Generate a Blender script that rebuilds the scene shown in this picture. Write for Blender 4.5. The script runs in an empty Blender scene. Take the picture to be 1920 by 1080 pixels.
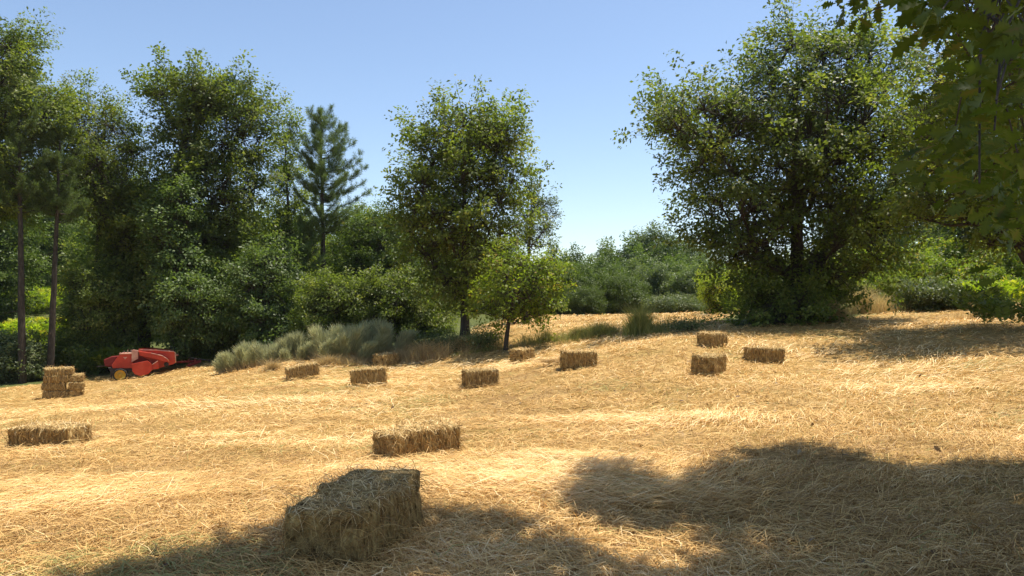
import bpy, math, random
import numpy as np
C = bpy.context.scene.collection
RNG = np.random.default_rng(11)
PI = math.pi
F = 1371.0          # focal length of the photograph in its own pixels (1920 wide)
HZ = 558.0          # row of the horizon
CAMZ = 1.6
SUN = np.array([0.27, 0.17, 0.93]); SUN /= np.linalg.norm(SUN)

def P(u, v, d):
    return np.array([(u-960)/F*d, d, CAMZ+(HZ-v)/F*d])

# ------------------------------------------------------------------ numpy noise
def _hash(i, j, k):
    h = (i*374761393 + j*668265263 + k*2147483647*0 + k*1274126177) & 0xffffffff
    h = ((h ^ (h >> 13)) * 1274126177) & 0xffffffff
    return ((h ^ (h >> 16)) & 0xffff)/65535.0
def vnoise(p):
    p = np.asarray(p, float)
    b = np.floor(p).astype(np.int64); f = p-b; f = f*f*(3-2*f)
    out = 0
    for dx in (0, 1):
        for dy in (0, 1):
            for dz in (0, 1):
                w = (f[:, 0] if dx else 1-f[:, 0])*(f[:, 1] if dy else 1-f[:, 1])*(f[:, 2] if dz else 1-f[:, 2])
                out = out + w*_hash(b[:, 0]+dx, b[:, 1]+dy, b[:, 2]+dz)
    return out
def n2(x, y, s=0.0):
    x = np.asarray(x, float); y = np.asarray(y, float)
    return vnoise(np.stack([x.ravel()+500, y.ravel()+500, np.full(x.size, s+3.3)], 1)).reshape(x.shape)
def fbm2(x, y, s=0.0, o=3):
    t = 0; a = 0.5
    for k in range(o):
        t = t+a*n2(x*2**k, y*2**k, s+7.1*k); a *= .5
    return t/(1-.5**o)
def sstep(a, b, x):
    t = np.clip((x-a)/(b-a), 0, 1); return t*t*(3-2*t)
def unit(v):
    return v/np.maximum(np.linalg.norm(v, axis=-1, keepdims=True), 1e-9)

# ------------------------------------------------------------------ terrain
CTRL = np.array([
 (-1.0, 4.2, .07), (-1.2, 8.2, -.24), (-6.3, 10, -.46), (-16.2, 26, -2.05), (-16.8, 31, -1.88), (-14.4, 32.3, -1.5),
 (-6.3, 22, -.85), (-3.3, 17.5, -.46), (-4.2, 25.5, -.66), (-.7, 16.5, -.39), (.3, 22, -.38), (1.55, 17, 0.0), (4.2, 15.4, 0.0),
 (6, 17.6, .06), (5.1, 19, .36), (0, 0, 0), (0, 2, 0), (6, 4, .05), (8, 8, .12), (-6, 4, -.1), (-4, 5, -.02), (10, 12, .3), (11, 17, .5), (16, 25, .95),
 (16, 30, 1.1), (1.2, 40, .4), (9.5, 45, .6), (-1.7, 27, -.12), (-.2, 25, -.18), (10.1, 26, .72), (-5.8, 25, -.65), (-21, 34, -1.95),
 (-18.5, 27, -2.0), (-11, 30, -1.2), (-28, 45, -1.3), (-38, 60, 1.2), (22, 35, 1.6), (25, 20, 1.2), (-20, 10, -1.6), (-15, 0, -.8), (15, 0, .4), (0, -20, 0),
 (-30, 20, -2.6), (30, -10, .8), (-12, 42, -.8), (0, 55, .6), (20, 55, 1.4)], float)
def _phi(a, b):
    return np.sqrt(((a[:, None, :]-b[None, :, :])**2).sum(2)+9.0)
_K = _phi(CTRL[:, :2], CTRL[:, :2]) - 0.02*np.eye(len(CTRL))
_A = np.block([[_K, np.c_[np.ones(len(CTRL)), CTRL[:, :2]]], [np.c_[np.ones(len(CTRL)), CTRL[:, :2]].T, np.zeros((3, 3))]])
_W = np.linalg.solve(_A, np.r_[CTRL[:, 2], 0, 0, 0])
def ground(x, y):
    x = np.atleast_1d(np.asarray(x, float)); y = np.atleast_1d(np.asarray(y, float))
    sh = x.shape; q = np.stack([x.ravel(), y.ravel()], 1); out = np.zeros(len(q))
    for i in range(0, len(q), 60000):
        s = q[i:i+60000]
        out[i:i+60000] = _phi(s, CTRL[:, :2])@_W[:-3]+_W[-3]+s@_W[-2:]
    r = np.hypot(q[:, 0], q[:, 1]-25)
    w = sstep(45, 85, r)
    t = -q[:, 0]*1.1-18+np.clip(q[:, 1]-50, 0, 80)*.15
    far = .9+20*sstep(0, 150, t)
    out = out*(1-w)+far*w
    return out.reshape(sh)
def gz(x, y): return float(ground(x, y)[0])

FIELD = [(-24, 20), (-21, 29.5), (-17.5, 33.2), (-14, 34), (-9.5, 28.6), (-6, 24.8), (-4, 26.2), (-1.9, 26), (-.3, 25.8), (3.3, 24.2), (6.5, 23.2), (9.6, 24.4), (13.7, 28.5), (16.7, 32), (22, 33),
         (19, 24), (22, 10), (22, -14), (-24, -14)]
FIELD2 = [(-2.2, 24), (-2, 30), (-1.5, 38), (0.5, 48.5), (14, 48.5), (12, 36), (8.5, 30), (7.2, 22)]
def inpoly(x, y, poly):
    r = np.zeros(x.shape, bool); n = len(poly)
    for i in range(n):
        x1, y1 = poly[i]; x2, y2 = poly[(i+1) % n]
        c = ((y1 > y) != (y2 > y)) & (x < (x2-x1)*(y-y1)/((y2-y1) if y2 != y1 else 1e-9)+x1)
        r ^= c
    return r
def infield(x, y, jig=.5):
    jx = (n2(x*1.3, y*1.3, 50)-.5)*2*jig+(n2(x*.4, y*.4, 60)-.5)*2*jig; jy = (n2(x*1.3, y*1.3, 51)-.5)*2*jig
    return inpoly(x+jx, y+jy, FIELD) | inpoly(x+jx, y+jy, FIELD2)

# ------------------------------------------------------------------ mesh building
def mesh_np(name, V, loops, starts, mat, parent=None, attrs=None, smooth=False):
    me = bpy.data.meshes.new(name)
    me.vertices.add(len(V)); me.vertices.foreach_set('co', np.asarray(V, np.float32).ravel())
    me.loops.add(len(loops)); me.loops.foreach_set('vertex_index', np.asarray(loops, np.int32))
    me.polygons.add(len(starts)); me.polygons.foreach_set('loop_start', np.asarray(starts, np.int32))
    me.update(calc_edges=True)
    if smooth: me.polygons.foreach_set('use_smooth', np.ones(len(starts), bool))
    for k, a in (attrs or {}).items():
        at = me.attributes.new(k, 'FLOAT', 'POINT'); at.data.foreach_set('value', np.asarray(a, np.float32))
    me.materials.append(mat)
    o = bpy.data.objects.new(name, me); C.objects.link(o)
    if parent: o.parent = parent
    return o
class MB:                                   # collects tubes, prisms, boxes
    def __init__(s): s.v = []; s.f = []; s.n = 0
    def add(s, v, f):
        s.v.append(np.asarray(v, float)); s.f += [tuple(i+s.n for i in q) for q in f]; s.n += len(v)
    def tube(s, pts, rad, k=6, cap=True):
        pts = np.asarray(pts, float); m = len(pts); rad = np.broadcast_to(rad, (m,))
        t = unit(np.gradient(pts, axis=0)); ref = np.array([0, 0, 1.]) if abs(t[0, 2]) < .9 else np.array([1., 0, 0])
        a = unit(np.cross(t, ref)); b = np.cross(t, a); an = np.arange(k)*2*PI/k
        v = pts[:, None]+rad[:, None, None]*(a[:, None]*np.cos(an)[None, :, None]+b[:, None]*np.sin(an)[None, :, None])
        f = [(i*k+j, i*k+(j+1) % k, (i+1)*k+(j+1) % k, (i+1)*k+j) for i in range(m-1) for j in range(k)]
        if cap: f += [tuple(range(k))[::-1], tuple((m-1)*k+j for j in range(k))]
        s.add(v.reshape(-1, 3), f)
    def prism(s, poly, y0, y1):             # polygon in XZ extruded along Y
        n = len(poly); v = [(x, y0, z) for x, z in poly]+[(x, y1, z) for x, z in poly]
        s.add(v, [tuple(range(n)), tuple(range(n, 2*n))[::-1]]+[(i+n, (i+1) % n+n, (i+1) % n, i) for i in range(n)])
    def box(s, c, h):
        x, y, z = c; a, b, d = h
        s.prism([(x-a, z-d), (x+a, z-d), (x+a, z+d), (x-a, z+d)], y-b, y+b)
    def lathe(s, prof, y, k=20, c=(0, 0)):  # profile (r, y) about the Y axis
        m = len(prof); an = np.arange(k)*2*PI/k
        v = [(c[0]+r*math.cos(t), y+dy, c[1]+r*math.sin(t)) for r, dy in prof for t in an]
        f = [(i*k+j, i*k+(j+1) % k, (i+1)*k+(j+1) % k, (i+1)*k+j) for i in range(m-1) for j in range(k)]
        s.add(v, f)
    def build(s, name, mat, parent=None, smooth=False, bevel=0):
        me = bpy.data.meshes.new(name); me.from_pydata(np.concatenate(s.v).tolist(), [], s.f); me.materials.append(mat)
        if smooth: me.polygons.foreach_set('use_smooth', np.ones(len(me.polygons), bool))
        o = bpy.data.objects.new(name, me); C.objects.link(o)
        if parent: o.parent = parent
        if bevel:
            md = o.modifiers.new('bevel', 'BEVEL'); md.width = bevel; md.segments = 2; md.limit_method = 'ANGLE'
        return o
def tag(o, label=None, cat=None, group=None, kind=None):
    if label: o['label'] = label
    if cat: o['category'] = cat
    if group: o['group'] = group
    if kind: o['kind'] = kind
    return o
def empty(name, loc=(0, 0, 0), rz=0.0):
    o = bpy.data.objects.new(name, None); C.objects.link(o); o.location = tuple(float(a) for a in loc); o.rotation_euler = (0, 0, rz); o.empty_display_size = .3
    return o
def copy_tree(root, loc, rz, sc, label, group=None):
    r = root.copy(); C.objects.link(r); r.location = tuple(float(a) for a in loc); r.rotation_euler = (0, 0, rz); r.scale = sc
    r['label'] = label
    if group: r['group'] = group
    for ch in list(root.children):
        c = ch.copy(); C.objects.link(c); c.parent = r
    return r

# ------------------------------------------------------------------ materials
def new_mat(name):
    m = bpy.data.materials.new(name); m.use_nodes = True; nt = m.node_tree
    for n in list(nt.nodes): nt.nodes.remove(n)
    return m, nt, lambda t, **k: _node(nt, t, k)
def _node(nt, t, k):
    n = nt.nodes.new(t)
    for a, b in k.items():
        if a in n.inputs: n.inputs[a].default_value = b
        else: setattr(n, a, b)
    return n
def ramp(nd, stops):
    r = nd('ShaderNodeValToRGB'); el = r.color_ramp.elements
    while len(el) > 1: el.remove(el[-1])
    el[0].position = stops[0][0]; el[0].color = (*stops[0][1], 1)
    for p, c in stops[1:]:
        e = el.new(p); e.color = (*c, 1)
    return r
def leaf_mat(name, stops, trans=.42, rough=.46, spec=.23, tint=(1.85, 2.0, .8)):
    m, nt, nd = new_mat(name); L = nt.links.new
    at = nd('ShaderNodeAttribute', attribute_name='rnd'); r = ramp(nd, stops)
    oi = nd('ShaderNodeObjectInfo'); hs = nd('ShaderNodeHueSaturation'); mr = nd('ShaderNodeMapRange')
    mr.inputs['To Min'].default_value = .85; mr.inputs['To Max'].default_value = 1.12
    L(oi.outputs['Random'], mr.inputs['Value']); L(mr.outputs['Result'], hs.inputs['Value'])
    L(at.outputs['Fac'], r.inputs['Fac']); L(r.outputs['Color'], hs.inputs['Color'])
    p = nd('ShaderNodeBsdfPrincipled'); p.inputs['Roughness'].default_value = rough; p.inputs['Specular IOR Level'].default_value = spec
    t = nd('ShaderNodeBsdfTranslucent'); mu = nd('ShaderNodeMix', data_type='RGBA', blend_type='MULTIPLY'); mu.inputs[0].default_value = 1
    mu.inputs[7].default_value = (*tint, 1); L(hs.outputs['Color'], mu.inputs[6]); L(mu.outputs[2], t.inputs['Color'])
    L(hs.outputs['Color'], p.inputs['Base Color'])
    mx = nd('ShaderNodeMixShader'); mx.inputs[0].default_value = trans
    L(p.outputs[0], mx.inputs[1]); L(t.outputs[0], mx.inputs[2])
    o = nd('ShaderNodeOutputMaterial'); L(mx.outputs[0], o.inputs['Surface'])
    return m
def noise_mat(name, stops, scale=(8, 8, 8), rough=.85, bump=.3, detail=6, spec=.3, metallic=0):
    m, nt, nd = new_mat(name); L = nt.links.new
    tc = nd('ShaderNodeTexCoord'); mp = nd('ShaderNodeMapping'); mp.inputs['Scale'].default_value = scale
    L(tc.outputs['Object'], mp.inputs['Vector'])
    n = nd('ShaderNodeTexNoise', Scale=1.0, Detail=detail, Roughness=.65); L(mp.outputs[0], n.inputs['Vector'])
    r = ramp(nd, stops); L(n.outputs['Fac'], r.inputs['Fac'])
    p = nd('ShaderNodeBsdfPrincipled'); p.inputs['Roughness'].default_value = rough; p.inputs['Specular IOR Level'].default_value = spec; p.inputs['Metallic'].default_value = metallic
    L(r.outputs[0], p.inputs['Base Color'])
    if bump:
        b = nd('ShaderNodeBump', Strength=bump, Distance=.05); L(n.outputs['Fac'], b.inputs['Height']); L(b.outputs[0], p.inputs['Normal'])
    o = nd('ShaderNodeOutputMaterial'); L(p.outputs[0], o.inputs['Surface'])
    return m
M = {}
M['oak'] = leaf_mat('oak_leaf', [(0, (0.069, 0.093, 0.021)), (.5, (0.126, 0.162, 0.037)), (.85, (0.187, 0.219, 0.053)), (1, (0.254, 0.252, 0.076))])
M['light_oak'] = leaf_mat('light_oak_leaf', [(0, (0.068, 0.092, 0.019)), (.5, (0.121, 0.152, 0.031)), (.85, (0.167, 0.193, 0.045)), (1, (0.233, 0.215, 0.071))], trans=.48)  # leaf tone of the lighter-leaved oaks
M['chestnut'] = leaf_mat('chestnut_leaf', [(0, (0.064, 0.099, 0.026)), (.5, (0.109, 0.158, 0.045)), (1, (0.166, 0.210, 0.076))], trans=.38, spec=.3)
M['bright'] = leaf_mat('bright_leaf', [(0, (0.094, 0.138, 0.020)), (.5, (0.156, 0.207, 0.028)), (.9, (0.218, 0.248, 0.039)), (1, (0.312, 0.221, 0.055))], trans=.45)
M['grey'] = leaf_mat('grey_leaf', [(0, (0.078, 0.109, 0.047)), (.5, (0.122, 0.160, 0.068)), (1, (0.177, 0.206, 0.095))], trans=.35)
M['hedge'] = leaf_mat('hedge_leaf', [(0, (0.057, 0.087, 0.021)), (.5, (0.094, 0.138, 0.030)), (1, (0.143, 0.184, 0.047))], trans=.3)
M['pine'] = leaf_mat('pine_needle', [(0, (0.068, 0.101, 0.038)), (.5, (0.113, 0.158, 0.053)), (1, (0.178, 0.214, 0.073))], trans=.3, rough=.6)
M['near'] = leaf_mat('near_oak_leaf', [(0, (0.048, 0.072, 0.013)), (.5, (0.075, 0.105, 0.018)), (.9, (0.106, 0.133, 0.025)), (1, (0.160, 0.121, 0.041))], trans=.5, spec=.2)
M['broom'] = leaf_mat('broom_stem', [(0, (.58, .43, .26)), (.25, (.46, .39, .22)), (.5, (.36, .36, .185)), (1, (.50, .50, .30))], trans=.45, rough=.8, spec=.15, tint=(1.1, 1.1, .9))
M['drygrass'] = leaf_mat('dry_grass_blade', [(0, (.42, .29, .15)), (.5, (.56, .43, .22)), (.8, (.66, .55, .29)), (1, (.36, .37, .15))], trans=.4, rough=.7, spec=.2, tint=(1.1, 1.05, .8))
M['greengrass'] = leaf_mat('green_grass_blade', [(0, (.17, .21, .06)), (.5, (.28, .31, .10)), (.8, (.38, .37, .14)), (1, (.52, .44, .2))], trans=.4, rough=.7, spec=.2, tint=(1.2, 1.15, .7))
M['fern'] = leaf_mat('fern_frond', [(0, (0.139, 0.211, 0.022)), (.5, (0.265, 0.341, 0.024)), (.9, (0.420, 0.454, 0.036)), (1, (0.466, 0.356, 0.072))], trans=.45)
M['bramble'] = leaf_mat('bramble_leaf', [(0, (0.065, 0.096, 0.033)), (.5, (0.117, 0.150, 0.055)), (1, (0.208, 0.228, 0.110))], trans=.3, spec=.25)
M['straw'] = leaf_mat('straw_stalk', [(0, (0.236, 0.133, 0.047)), (.25, (0.471, 0.281, 0.090)), (.55, (0.665, 0.424, 0.146)), (.85, (0.857, 0.591, 0.245)), (.96, (0.942, 0.729, 0.396)), (1, (0.321, 0.305, 0.094))], trans=.12, rough=.6, spec=.3, tint=(1.1, 1, .8))
M['bale_straw'] = leaf_mat('bale_stalk', [(0, (0.185, 0.103, 0.039)), (.3, (0.381, 0.234, 0.083)), (.6, (0.542, 0.360, 0.137)), (.85, (0.808, 0.567, 0.244)), (1, (0.969, 0.762, 0.411))], trans=.1, rough=.65, spec=.25, tint=(1.1, 1, .8))
M['bark'] = noise_mat('tree_bark', [(.3, (.03, .024, .018)), (.6, (.085, .066, .05)), (.8, (.16, .135, .105))], (14, 14, 3), bump=.8)
M['pinebark'] = noise_mat('pine_bark', [(.3, (.022, .018, .013)), (.55, (.07, .056, .041)), (.8, (.14, .118, .09))], (16, 16, 4), bump=.9)
M['bale'] = noise_mat('bale_core', [(.32, (.06, .036, .013)), (.46, (.28, .185, .07)), (.60, (.50, .35, .135)), (.78, (.70, .53, .24))], (44, 9, 9), bump=.9, rough=.9, spec=.15)
M['twine'] = noise_mat('sisal_twine', [(.3, (.20, .13, .06)), (.7, (.34, .24, .12))], (60, 60, 60), bump=.2)

# ------------------------------------------------------------------ leaves
def leaf_obj(name, c, nrm, d, L, W, rnd, mat, parent=None):
    nrm = unit(nrm); d = unit(d-nrm*(d*nrm).sum(1, keepdims=True)); s = np.cross(nrm, d); n = len(c)
    L = np.broadcast_to(L, (n,))[:, None]; W = np.broadcast_to(W, (n,))[:, None]
    V = np.stack([c, c+d*L*.55+s*W*.5+nrm*L*.10, c+d*L-nrm*L*.06, c+d*L*.55-s*W*.5+nrm*L*.10], 1).reshape(-1, 3)
    return mesh_np(name, V, np.arange(n*4), np.arange(n)*4, mat, parent, {'rnd': np.repeat(rnd, 4)})
_half = [(.0, .02), (.14, .05), (.20, .20), (.28, .10), (.36, .30), (.46, .13), (.58, .36), (.66, .15), (.78, .26), (.86, .09), (1.0, .03)]
def lobed_obj(name, c, nrm, d, L, rnd, mat, parent=None):
    nrm = unit(nrm); d = unit(d-nrm*(d*nrm).sum(1, keepdims=True)); s = np.cross(nrm, d); n = len(c); k = len(_half)
    L = np.broadcast_to(L, (n,))[:, None]
    curl = RNG.uniform(-.12, .25, (n, 1))
    cols = []
    for a, w in _half: cols.append(c+d*L*a-nrm*L*curl*a*a)                       # midrib
    for a, w in _half: cols.append(c+d*L*(a+w*.25)+s*L*w*.95+nrm*L*(.25*w-curl*a*a))
    for a, w in _half: cols.append(c+d*L*(a+w*.25)-s*L*w*.95+nrm*L*(.25*w-curl*a*a))
    V = np.stack(cols, 1); m = 3*k; f = []
    for i in range(k-1):
        f += [i, i+1, k+i+1, k+i, i, 2*k+i, 2*k+i+1, i+1]
    f = np.array(f); loops = (np.arange(n)[:, None]*m+f[None]).ravel()
    rr = np.repeat(rnd[:, None], m, 1); rr[:, :k] += .22; rr[:, k:] -= .05
    return mesh_np(name, V.reshape(-1, 3), loops, np.arange(len(loops)//4)*4, mat, parent, {'rnd': np.clip(rr, 0, .97).ravel()})
def spray_leaves(sp, out, per, rad, L, W, rng, up=.55, droop=.25, k_out=.5):
    n = len(sp); idx = np.repeat(np.arange(n), per)
    off = rng.normal(0, 1, (len(idx), 3)); off = off/np.linalg.norm(off, axis=1, keepdims=True)*rng.uniform(.15, 1, (len(idx), 1))**.6
    c = sp[idx]+off*rad*np.array([1, 1, .75])
    o = out[idx]
    sn = np.array([0, 0, up])+out*k_out+rng.normal(0, .5, (n, 3)); nr = unit(sn)[idx]+rng.normal(0, .34, (len(idx), 3))
    d = off+o*.6+np.array([0, 0, -droop])+rng.normal(0, .5, (len(idx), 3))
    br = rng.uniform(0, 1, n)[idx]*.5+rng.uniform(0, 1, len(idx))*.5
    l = L*rng.uniform(.65, 1.25, len(idx))
    return c, nr, d, l, l*W, np.clip(br, 0, 1)

def kmeans(p, k, rng, it=8):
    c = p[rng.choice(len(p), min(k, len(p)), replace=False)]
    for _ in range(it):
        a = ((p[:, None]-c[None])**2).sum(2).argmin(1)
        c = np.array([p[a == i].mean(0) if (a == i).any() else c[i] for i in range(len(c))])
    return c, a
def curve(a, b, n=6, sag=0.0, wob=0.0, rng=RNG):
    t = np.linspace(0, 1, n)[:, None]; p = a+(b-a)*t
    p[:, 2:3] += sag*np.sin(t*PI)
    if wob: p[1:-1] += rng.normal(0, wob, (n-2, 3))
    return p

def crown_points(rows, bx, by, rng, spacing, depth=1.0, edge=1.0):
    """rows: list of (z, xl, xr) in metres; returns bough centres, the crown's axis"""
    rows = sorted(rows); Z = np.array([r[0] for r in rows]); XL = np.array([r[1] for r in rows]); XR = np.array([r[2] for r in rows])
    pts = []; n_try = 0
    zz = np.linspace(Z[0], Z[-1], 80); w = (np.interp(zz, Z, XR)-np.interp(zz, Z, XL))
    pw = np.maximum(w, .2)**1.6; pw /= pw.sum()
    while n_try < 6000:
        n_try += 1
        z = rng.choice(zz, p=pw); a = (np.interp(z, Z, XR)-np.interp(z, Z, XL))/2; cx = (np.interp(z, Z, XR)+np.interp(z, Z, XL))/2
        a = max(a-spacing*.30*edge, .08); th = rng.uniform(0, 2*PI); r = rng.uniform(0, 1)**.42
        q = np.array([cx+a*r*math.cos(th), by+a*depth*r*math.sin(th), min(z, Z[-1]-spacing*.6)])
        sp = spacing*(.75+.5*rng.random())
        if all((q[0]-s[0])**2+(q[1]-s[1])**2+((q[2]-s[2])*1.25)**2 > sp*sp*.62 for s in pts): pts.append(q)
    return np.array(pts)

def tree(name, label, cat, base, rows, mat, rng_seed, spacing=1.5, sprays=26, per=14, leaf=.12, lw=.55, spr=.30, trunk_r=.18, lean=0.0, depth=1.0, limbs=7, group=None,
         bark='bark', flat=.8, bare=None, top=.93, twigs=True, shoots=3):
    rng = np.random.default_rng(rng_seed)
    bx, by, bz = base
    bo = crown_points(rows, bx, by, rng, spacing, depth)
    root = empty(name, base); tag(root, label, cat, group)
    bo_l = bo-np.array(base)
    cz = (bo_l[:, 2].min()+bo_l[:, 2].max())/2
    # sprays of leaves on each bough
    sp = []; ou = []; tn = []
    for b in bo_l:
        R = spacing*rng.uniform(.40, .64); m = int(sprays*rng.uniform(.7, 1.35)*(R/spacing/.55)**2)
        v = rng.normal(0, 1, (m, 3)); v = unit(v); rr = rng.uniform(.12, 1, (m, 1))**.5
        ext = 1+.35*(rng.random((m, 1)) < .15)
        out_dir = unit(np.array([[b[0]-bo_l[:, 0].mean(), b[1]-bo_l[:, 1].mean(), (b[2]-cz)*.6]]))
        v[:, 2] = np.where(v[:, 2] < -.35, -v[:, 2]*.6, v[:, 2])
        p = b+v*rr*ext*R*np.array([1, 1, flat]); o_ = unit(v*.7+out_dir*.6); bt_ = np.full(m, rng.normal(0, .13))
        ns_ = int(shoots*rng.uniform(.4, 1.5))                       # leafy shoots that break the outline
        for _ in range(ns_):
            sd = unit(out_dir[0]+np.array([0, 0, .55])+rng.normal(0, .45, 3)); s0 = b+sd*R*.75
            q_ = s0+sd*np.linspace(.12, rng.uniform(.45, .95)*spacing*.6, 4)[:, None]+rng.normal(0, .05, (4, 3))
            p = np.concatenate([p, q_]); o_ = np.concatenate([o_, np.repeat(sd[None], 4, 0)]); bt_ = np.concatenate([bt_, np.full(4, .12)])
        sp.append(p); ou.append(o_); tn.append(bt_)
    tn = np.concatenate(tn)
    sp = np.concatenate(sp); ou = np.concatenate(ou)
    c, nr, d, l, w, r = spray_leaves(sp, ou, per, spr, leaf, lw, rng)
    r = np.clip(r+np.repeat(tn, per), 0, 1)
    leaf_obj('crown', c, nr, d, l, w, r, mat, root)
    # trunk, limbs and twigs
    H = bo_l[:, 2].max()*top; ctr = bo_l.mean(0); mb = MB()
    zs = np.linspace(-.25, H, 12); t = np.clip(zs/H, 0, 1)
    tx = ctr[0]*t**1.3*.8+lean*t+rng.normal(0, .03*H/8, 12)*t; ty = ctr[1]*t**1.3*.8+rng.normal(0, .03*H/8, 12)*t
    tp = np.stack([tx, ty, zs], 1); tr = trunk_r*(1-.9*t)+.012; tr[0] *= 1.5; tr[1] *= 1.05
    mb.tube(tp, tr, 9)
    k = min(limbs, len(bo_l)); cc, lab = kmeans(bo_l, k, rng)
    for i in range(len(cc)):
        tgt = cc[i]; hd = math.hypot(tgt[0]-np.interp(tgt[2], zs, tx), tgt[1]-np.interp(tgt[2], zs, ty))
        z0 = np.clip(tgt[2]-hd*.9-.4, max(.12*H, (bare or .12*H)), H*.9)
        a = np.array([np.interp(z0, zs, tx), np.interp(z0, zs, ty), z0])
        r0 = max(np.interp(z0, zs, tr)*.62, .02)
        lp = curve(a, tgt, 7, -.08*hd, .05*hd, rng); mb.tube(lp, np.linspace(r0, r0*.3, 7), 6, False)
        for b in bo_l[lab == i]:
            j = ((lp-b)**2).sum(1)[1:].argmin()+1; j = max(1, min(j, 5))
            bp = curve(lp[j], b, 5, -.05, .06, rng); rb = r0*.45
            mb.tube(bp, np.linspace(rb, max(rb*.25, .006), 5), 4, False)
            if twigs:
                for s in sp[((sp-b)**2).sum(1) < (spacing*.8)**2][::3]:
                    mb.tube(np.array([bp[3], (bp[3]+s)/2+rng.normal(0, .05, 3), s]), [.011, .008, .004], 3, False)
    mb.build('trunk', M[bark], root, smooth=True)
    return root

def rows_px(rows, d):
    return [(CAMZ+(HZ-v)/F*d, (l-960)/F*d, (r-960)/F*d) for v, l, r in rows]
def base_px(u, d):
    x = (u-960)/F*d; return (x, d, gz(x, d))
def dome(base, w, h, low=.03):
    x, y, z = base
    return [(z+h*t, x-w/2*s, x+w/2*s) for t, s in ((low, .72), (.2, .95), (.42, 1), (.65, .86), (.85, .58), (1, .2))]

def pine(name, label, base, rows, rng_seed, trunk_r=.14, lean=0.0, whorls=14, mat='pine', group=None, dens=1.0, clear=.4):
    rng = np.random.default_rng(rng_seed); rows = sorted(rows)
    Z = np.array([r[0] for r in rows])-base[2]; XL = np.array([r[1] for r in rows])-base[0]; XR = np.array([r[2] for r in rows])-base[0]
    root = empty(name, base); tag(root, label, 'pine', group)
    H = Z[-1]; zs = np.linspace(-.3, H*.99, 14); t = np.clip(zs/H, 0, 1); tx = lean*t+rng.normal(0, .02, 14)*t; ty = rng.normal(0, .02, 14)*t
    mb = MB(); mb.tube(np.stack([tx, ty, zs], 1), trunk_r*(1-.88*t)+.01, 9)
    tips = []; tdir = []
    for z in np.linspace(Z[0], H*.97, whorls):
        z = z+rng.normal(0, .10*H/10); nb = rng.integers(4, 8); ph = rng.uniform(0, 6.28)
        for j in range(nb):
            th = ph+j*2*PI/nb+rng.normal(0, .2)
            hw = (np.interp(z, Z, XR)-np.interp(z, Z, XL))/2; cx = (np.interp(z, Z, XR)+np.interp(z, Z, XL))/2
            ln = hw*rng.uniform(.45, 1.12); x0 = np.interp(z, zs, tx)
            up = .75*ln*(z/H)**2+.10; zj = z+rng.normal(0, .22)
            a = np.array([x0, np.interp(z, zs, ty), zj-up*.7]); b = np.array([cx*.9+x0*.1+ln*math.cos(th), ln*math.sin(th), zj+up*.3])
            bp = curve(a, b, 6, -.16*ln, .04, rng); mb.tube(bp, np.linspace(max(.028*(1-z/H)+.014, .01), .005, 6), 5, False)
            for q in np.linspace(.35, 1, max(4, int(ln*5*dens))):
                p0 = np.array([np.interp(q*5, range(6), bp[:, i]) for i in range(3)])
                for _ in range(3 if q < .95 else 4):
                    dv = unit((b-a)+rng.normal(0, .6*np.linalg.norm(b-a), 3)+np.array([0, 0, .75*ln]))
                    ll = rng.uniform(.1, .42)*(1.1-.4*q); e = p0+dv*ll; tips.append(e); tdir.append(unit(dv+np.array([0, 0, .5])))
                    mb.tube(np.array([p0, e]), [.008, .005], 3, False)
    for q in range(6): tips.append(np.array([tx[-1]+rng.normal(0, .06), rng.normal(0, .06), H-rng.uniform(0, .35)])); tdir.append(np.array([0, 0, 1.]))
    for _ in range(12):                                             # dead stubs under the crown
        z = rng.uniform(.25, 1)*Z[0]; th = rng.uniform(0, 6.28); s0 = np.array([np.interp(z, zs, tx), 0, z]); mb.tube(np.array([s0, s0+np.array([math.cos(th), math.sin(th), -.15])*rng.uniform(.2, .8)]), [.018, .006], 4, False)
    tips = np.array(tips); tdir = np.array(tdir); per = 40
    idx = np.repeat(np.arange(len(tips)), per); n = len(idx)
    d = unit(tdir[idx]*.75+rng.normal(0, .6, (n, 3))); c = tips[idx]-tdir[idx]*rng.uniform(0, .22, (n, 1))
    l = rng.uniform(.13, .24, n)
    leaf_obj('crown', c, rng.normal(0, 1, (n, 3)), d, l, .013, np.clip(rng.normal(.5, .2, n), 0, 1), M[mat], root)
    mb.build('trunk', M['pinebark'], root, smooth=True)
    return root

def blades(name, pts, rng, hmin, hmax, w, mat, spread=.35, arch=.3, rnd=None, parent=None, kind=None, hs=1.0):
    """thin upright blades with a bend, 2 quads each"""
    n = len(pts); h = (rng.uniform(hmin, hmax, n)*hs)[:, None]
    a = rng.uniform(0, 2*PI, n); od = np.stack([np.cos(a), np.sin(a), np.zeros(n)], 1)*rng.uniform(0, 1, (n, 1))
    lean = od*spread
    p0 = pts; p1 = pts+(np.array([0, 0, 1.])+lean)*h*.5; p2 = pts+np.array([0, 0, 1.])*h*(1-.25*arch)+(lean*1.6+od*arch)*h*.8
    b = rng.uniform(0, 2*PI, n); s = np.stack([np.cos(b), np.sin(b), np.zeros(n)], 1)*w/2
    V = np.stack([p0-s, p0+s, p1-s*.8, p1+s*.8, p2-s*.15, p2+s*.15], 1).reshape(-1, 3)
    f = np.array([0, 1, 3, 2, 2, 3, 5, 4]); loops = (np.arange(n)[:, None]*6+f).ravel()
    r = rng.uniform(0, 1, n) if rnd is None else rnd
    return mesh_np(name, V, loops, np.arange(2*n)*4, mat, parent, {'rnd': np.repeat(np.clip(r, 0, 1), 6)})

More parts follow.
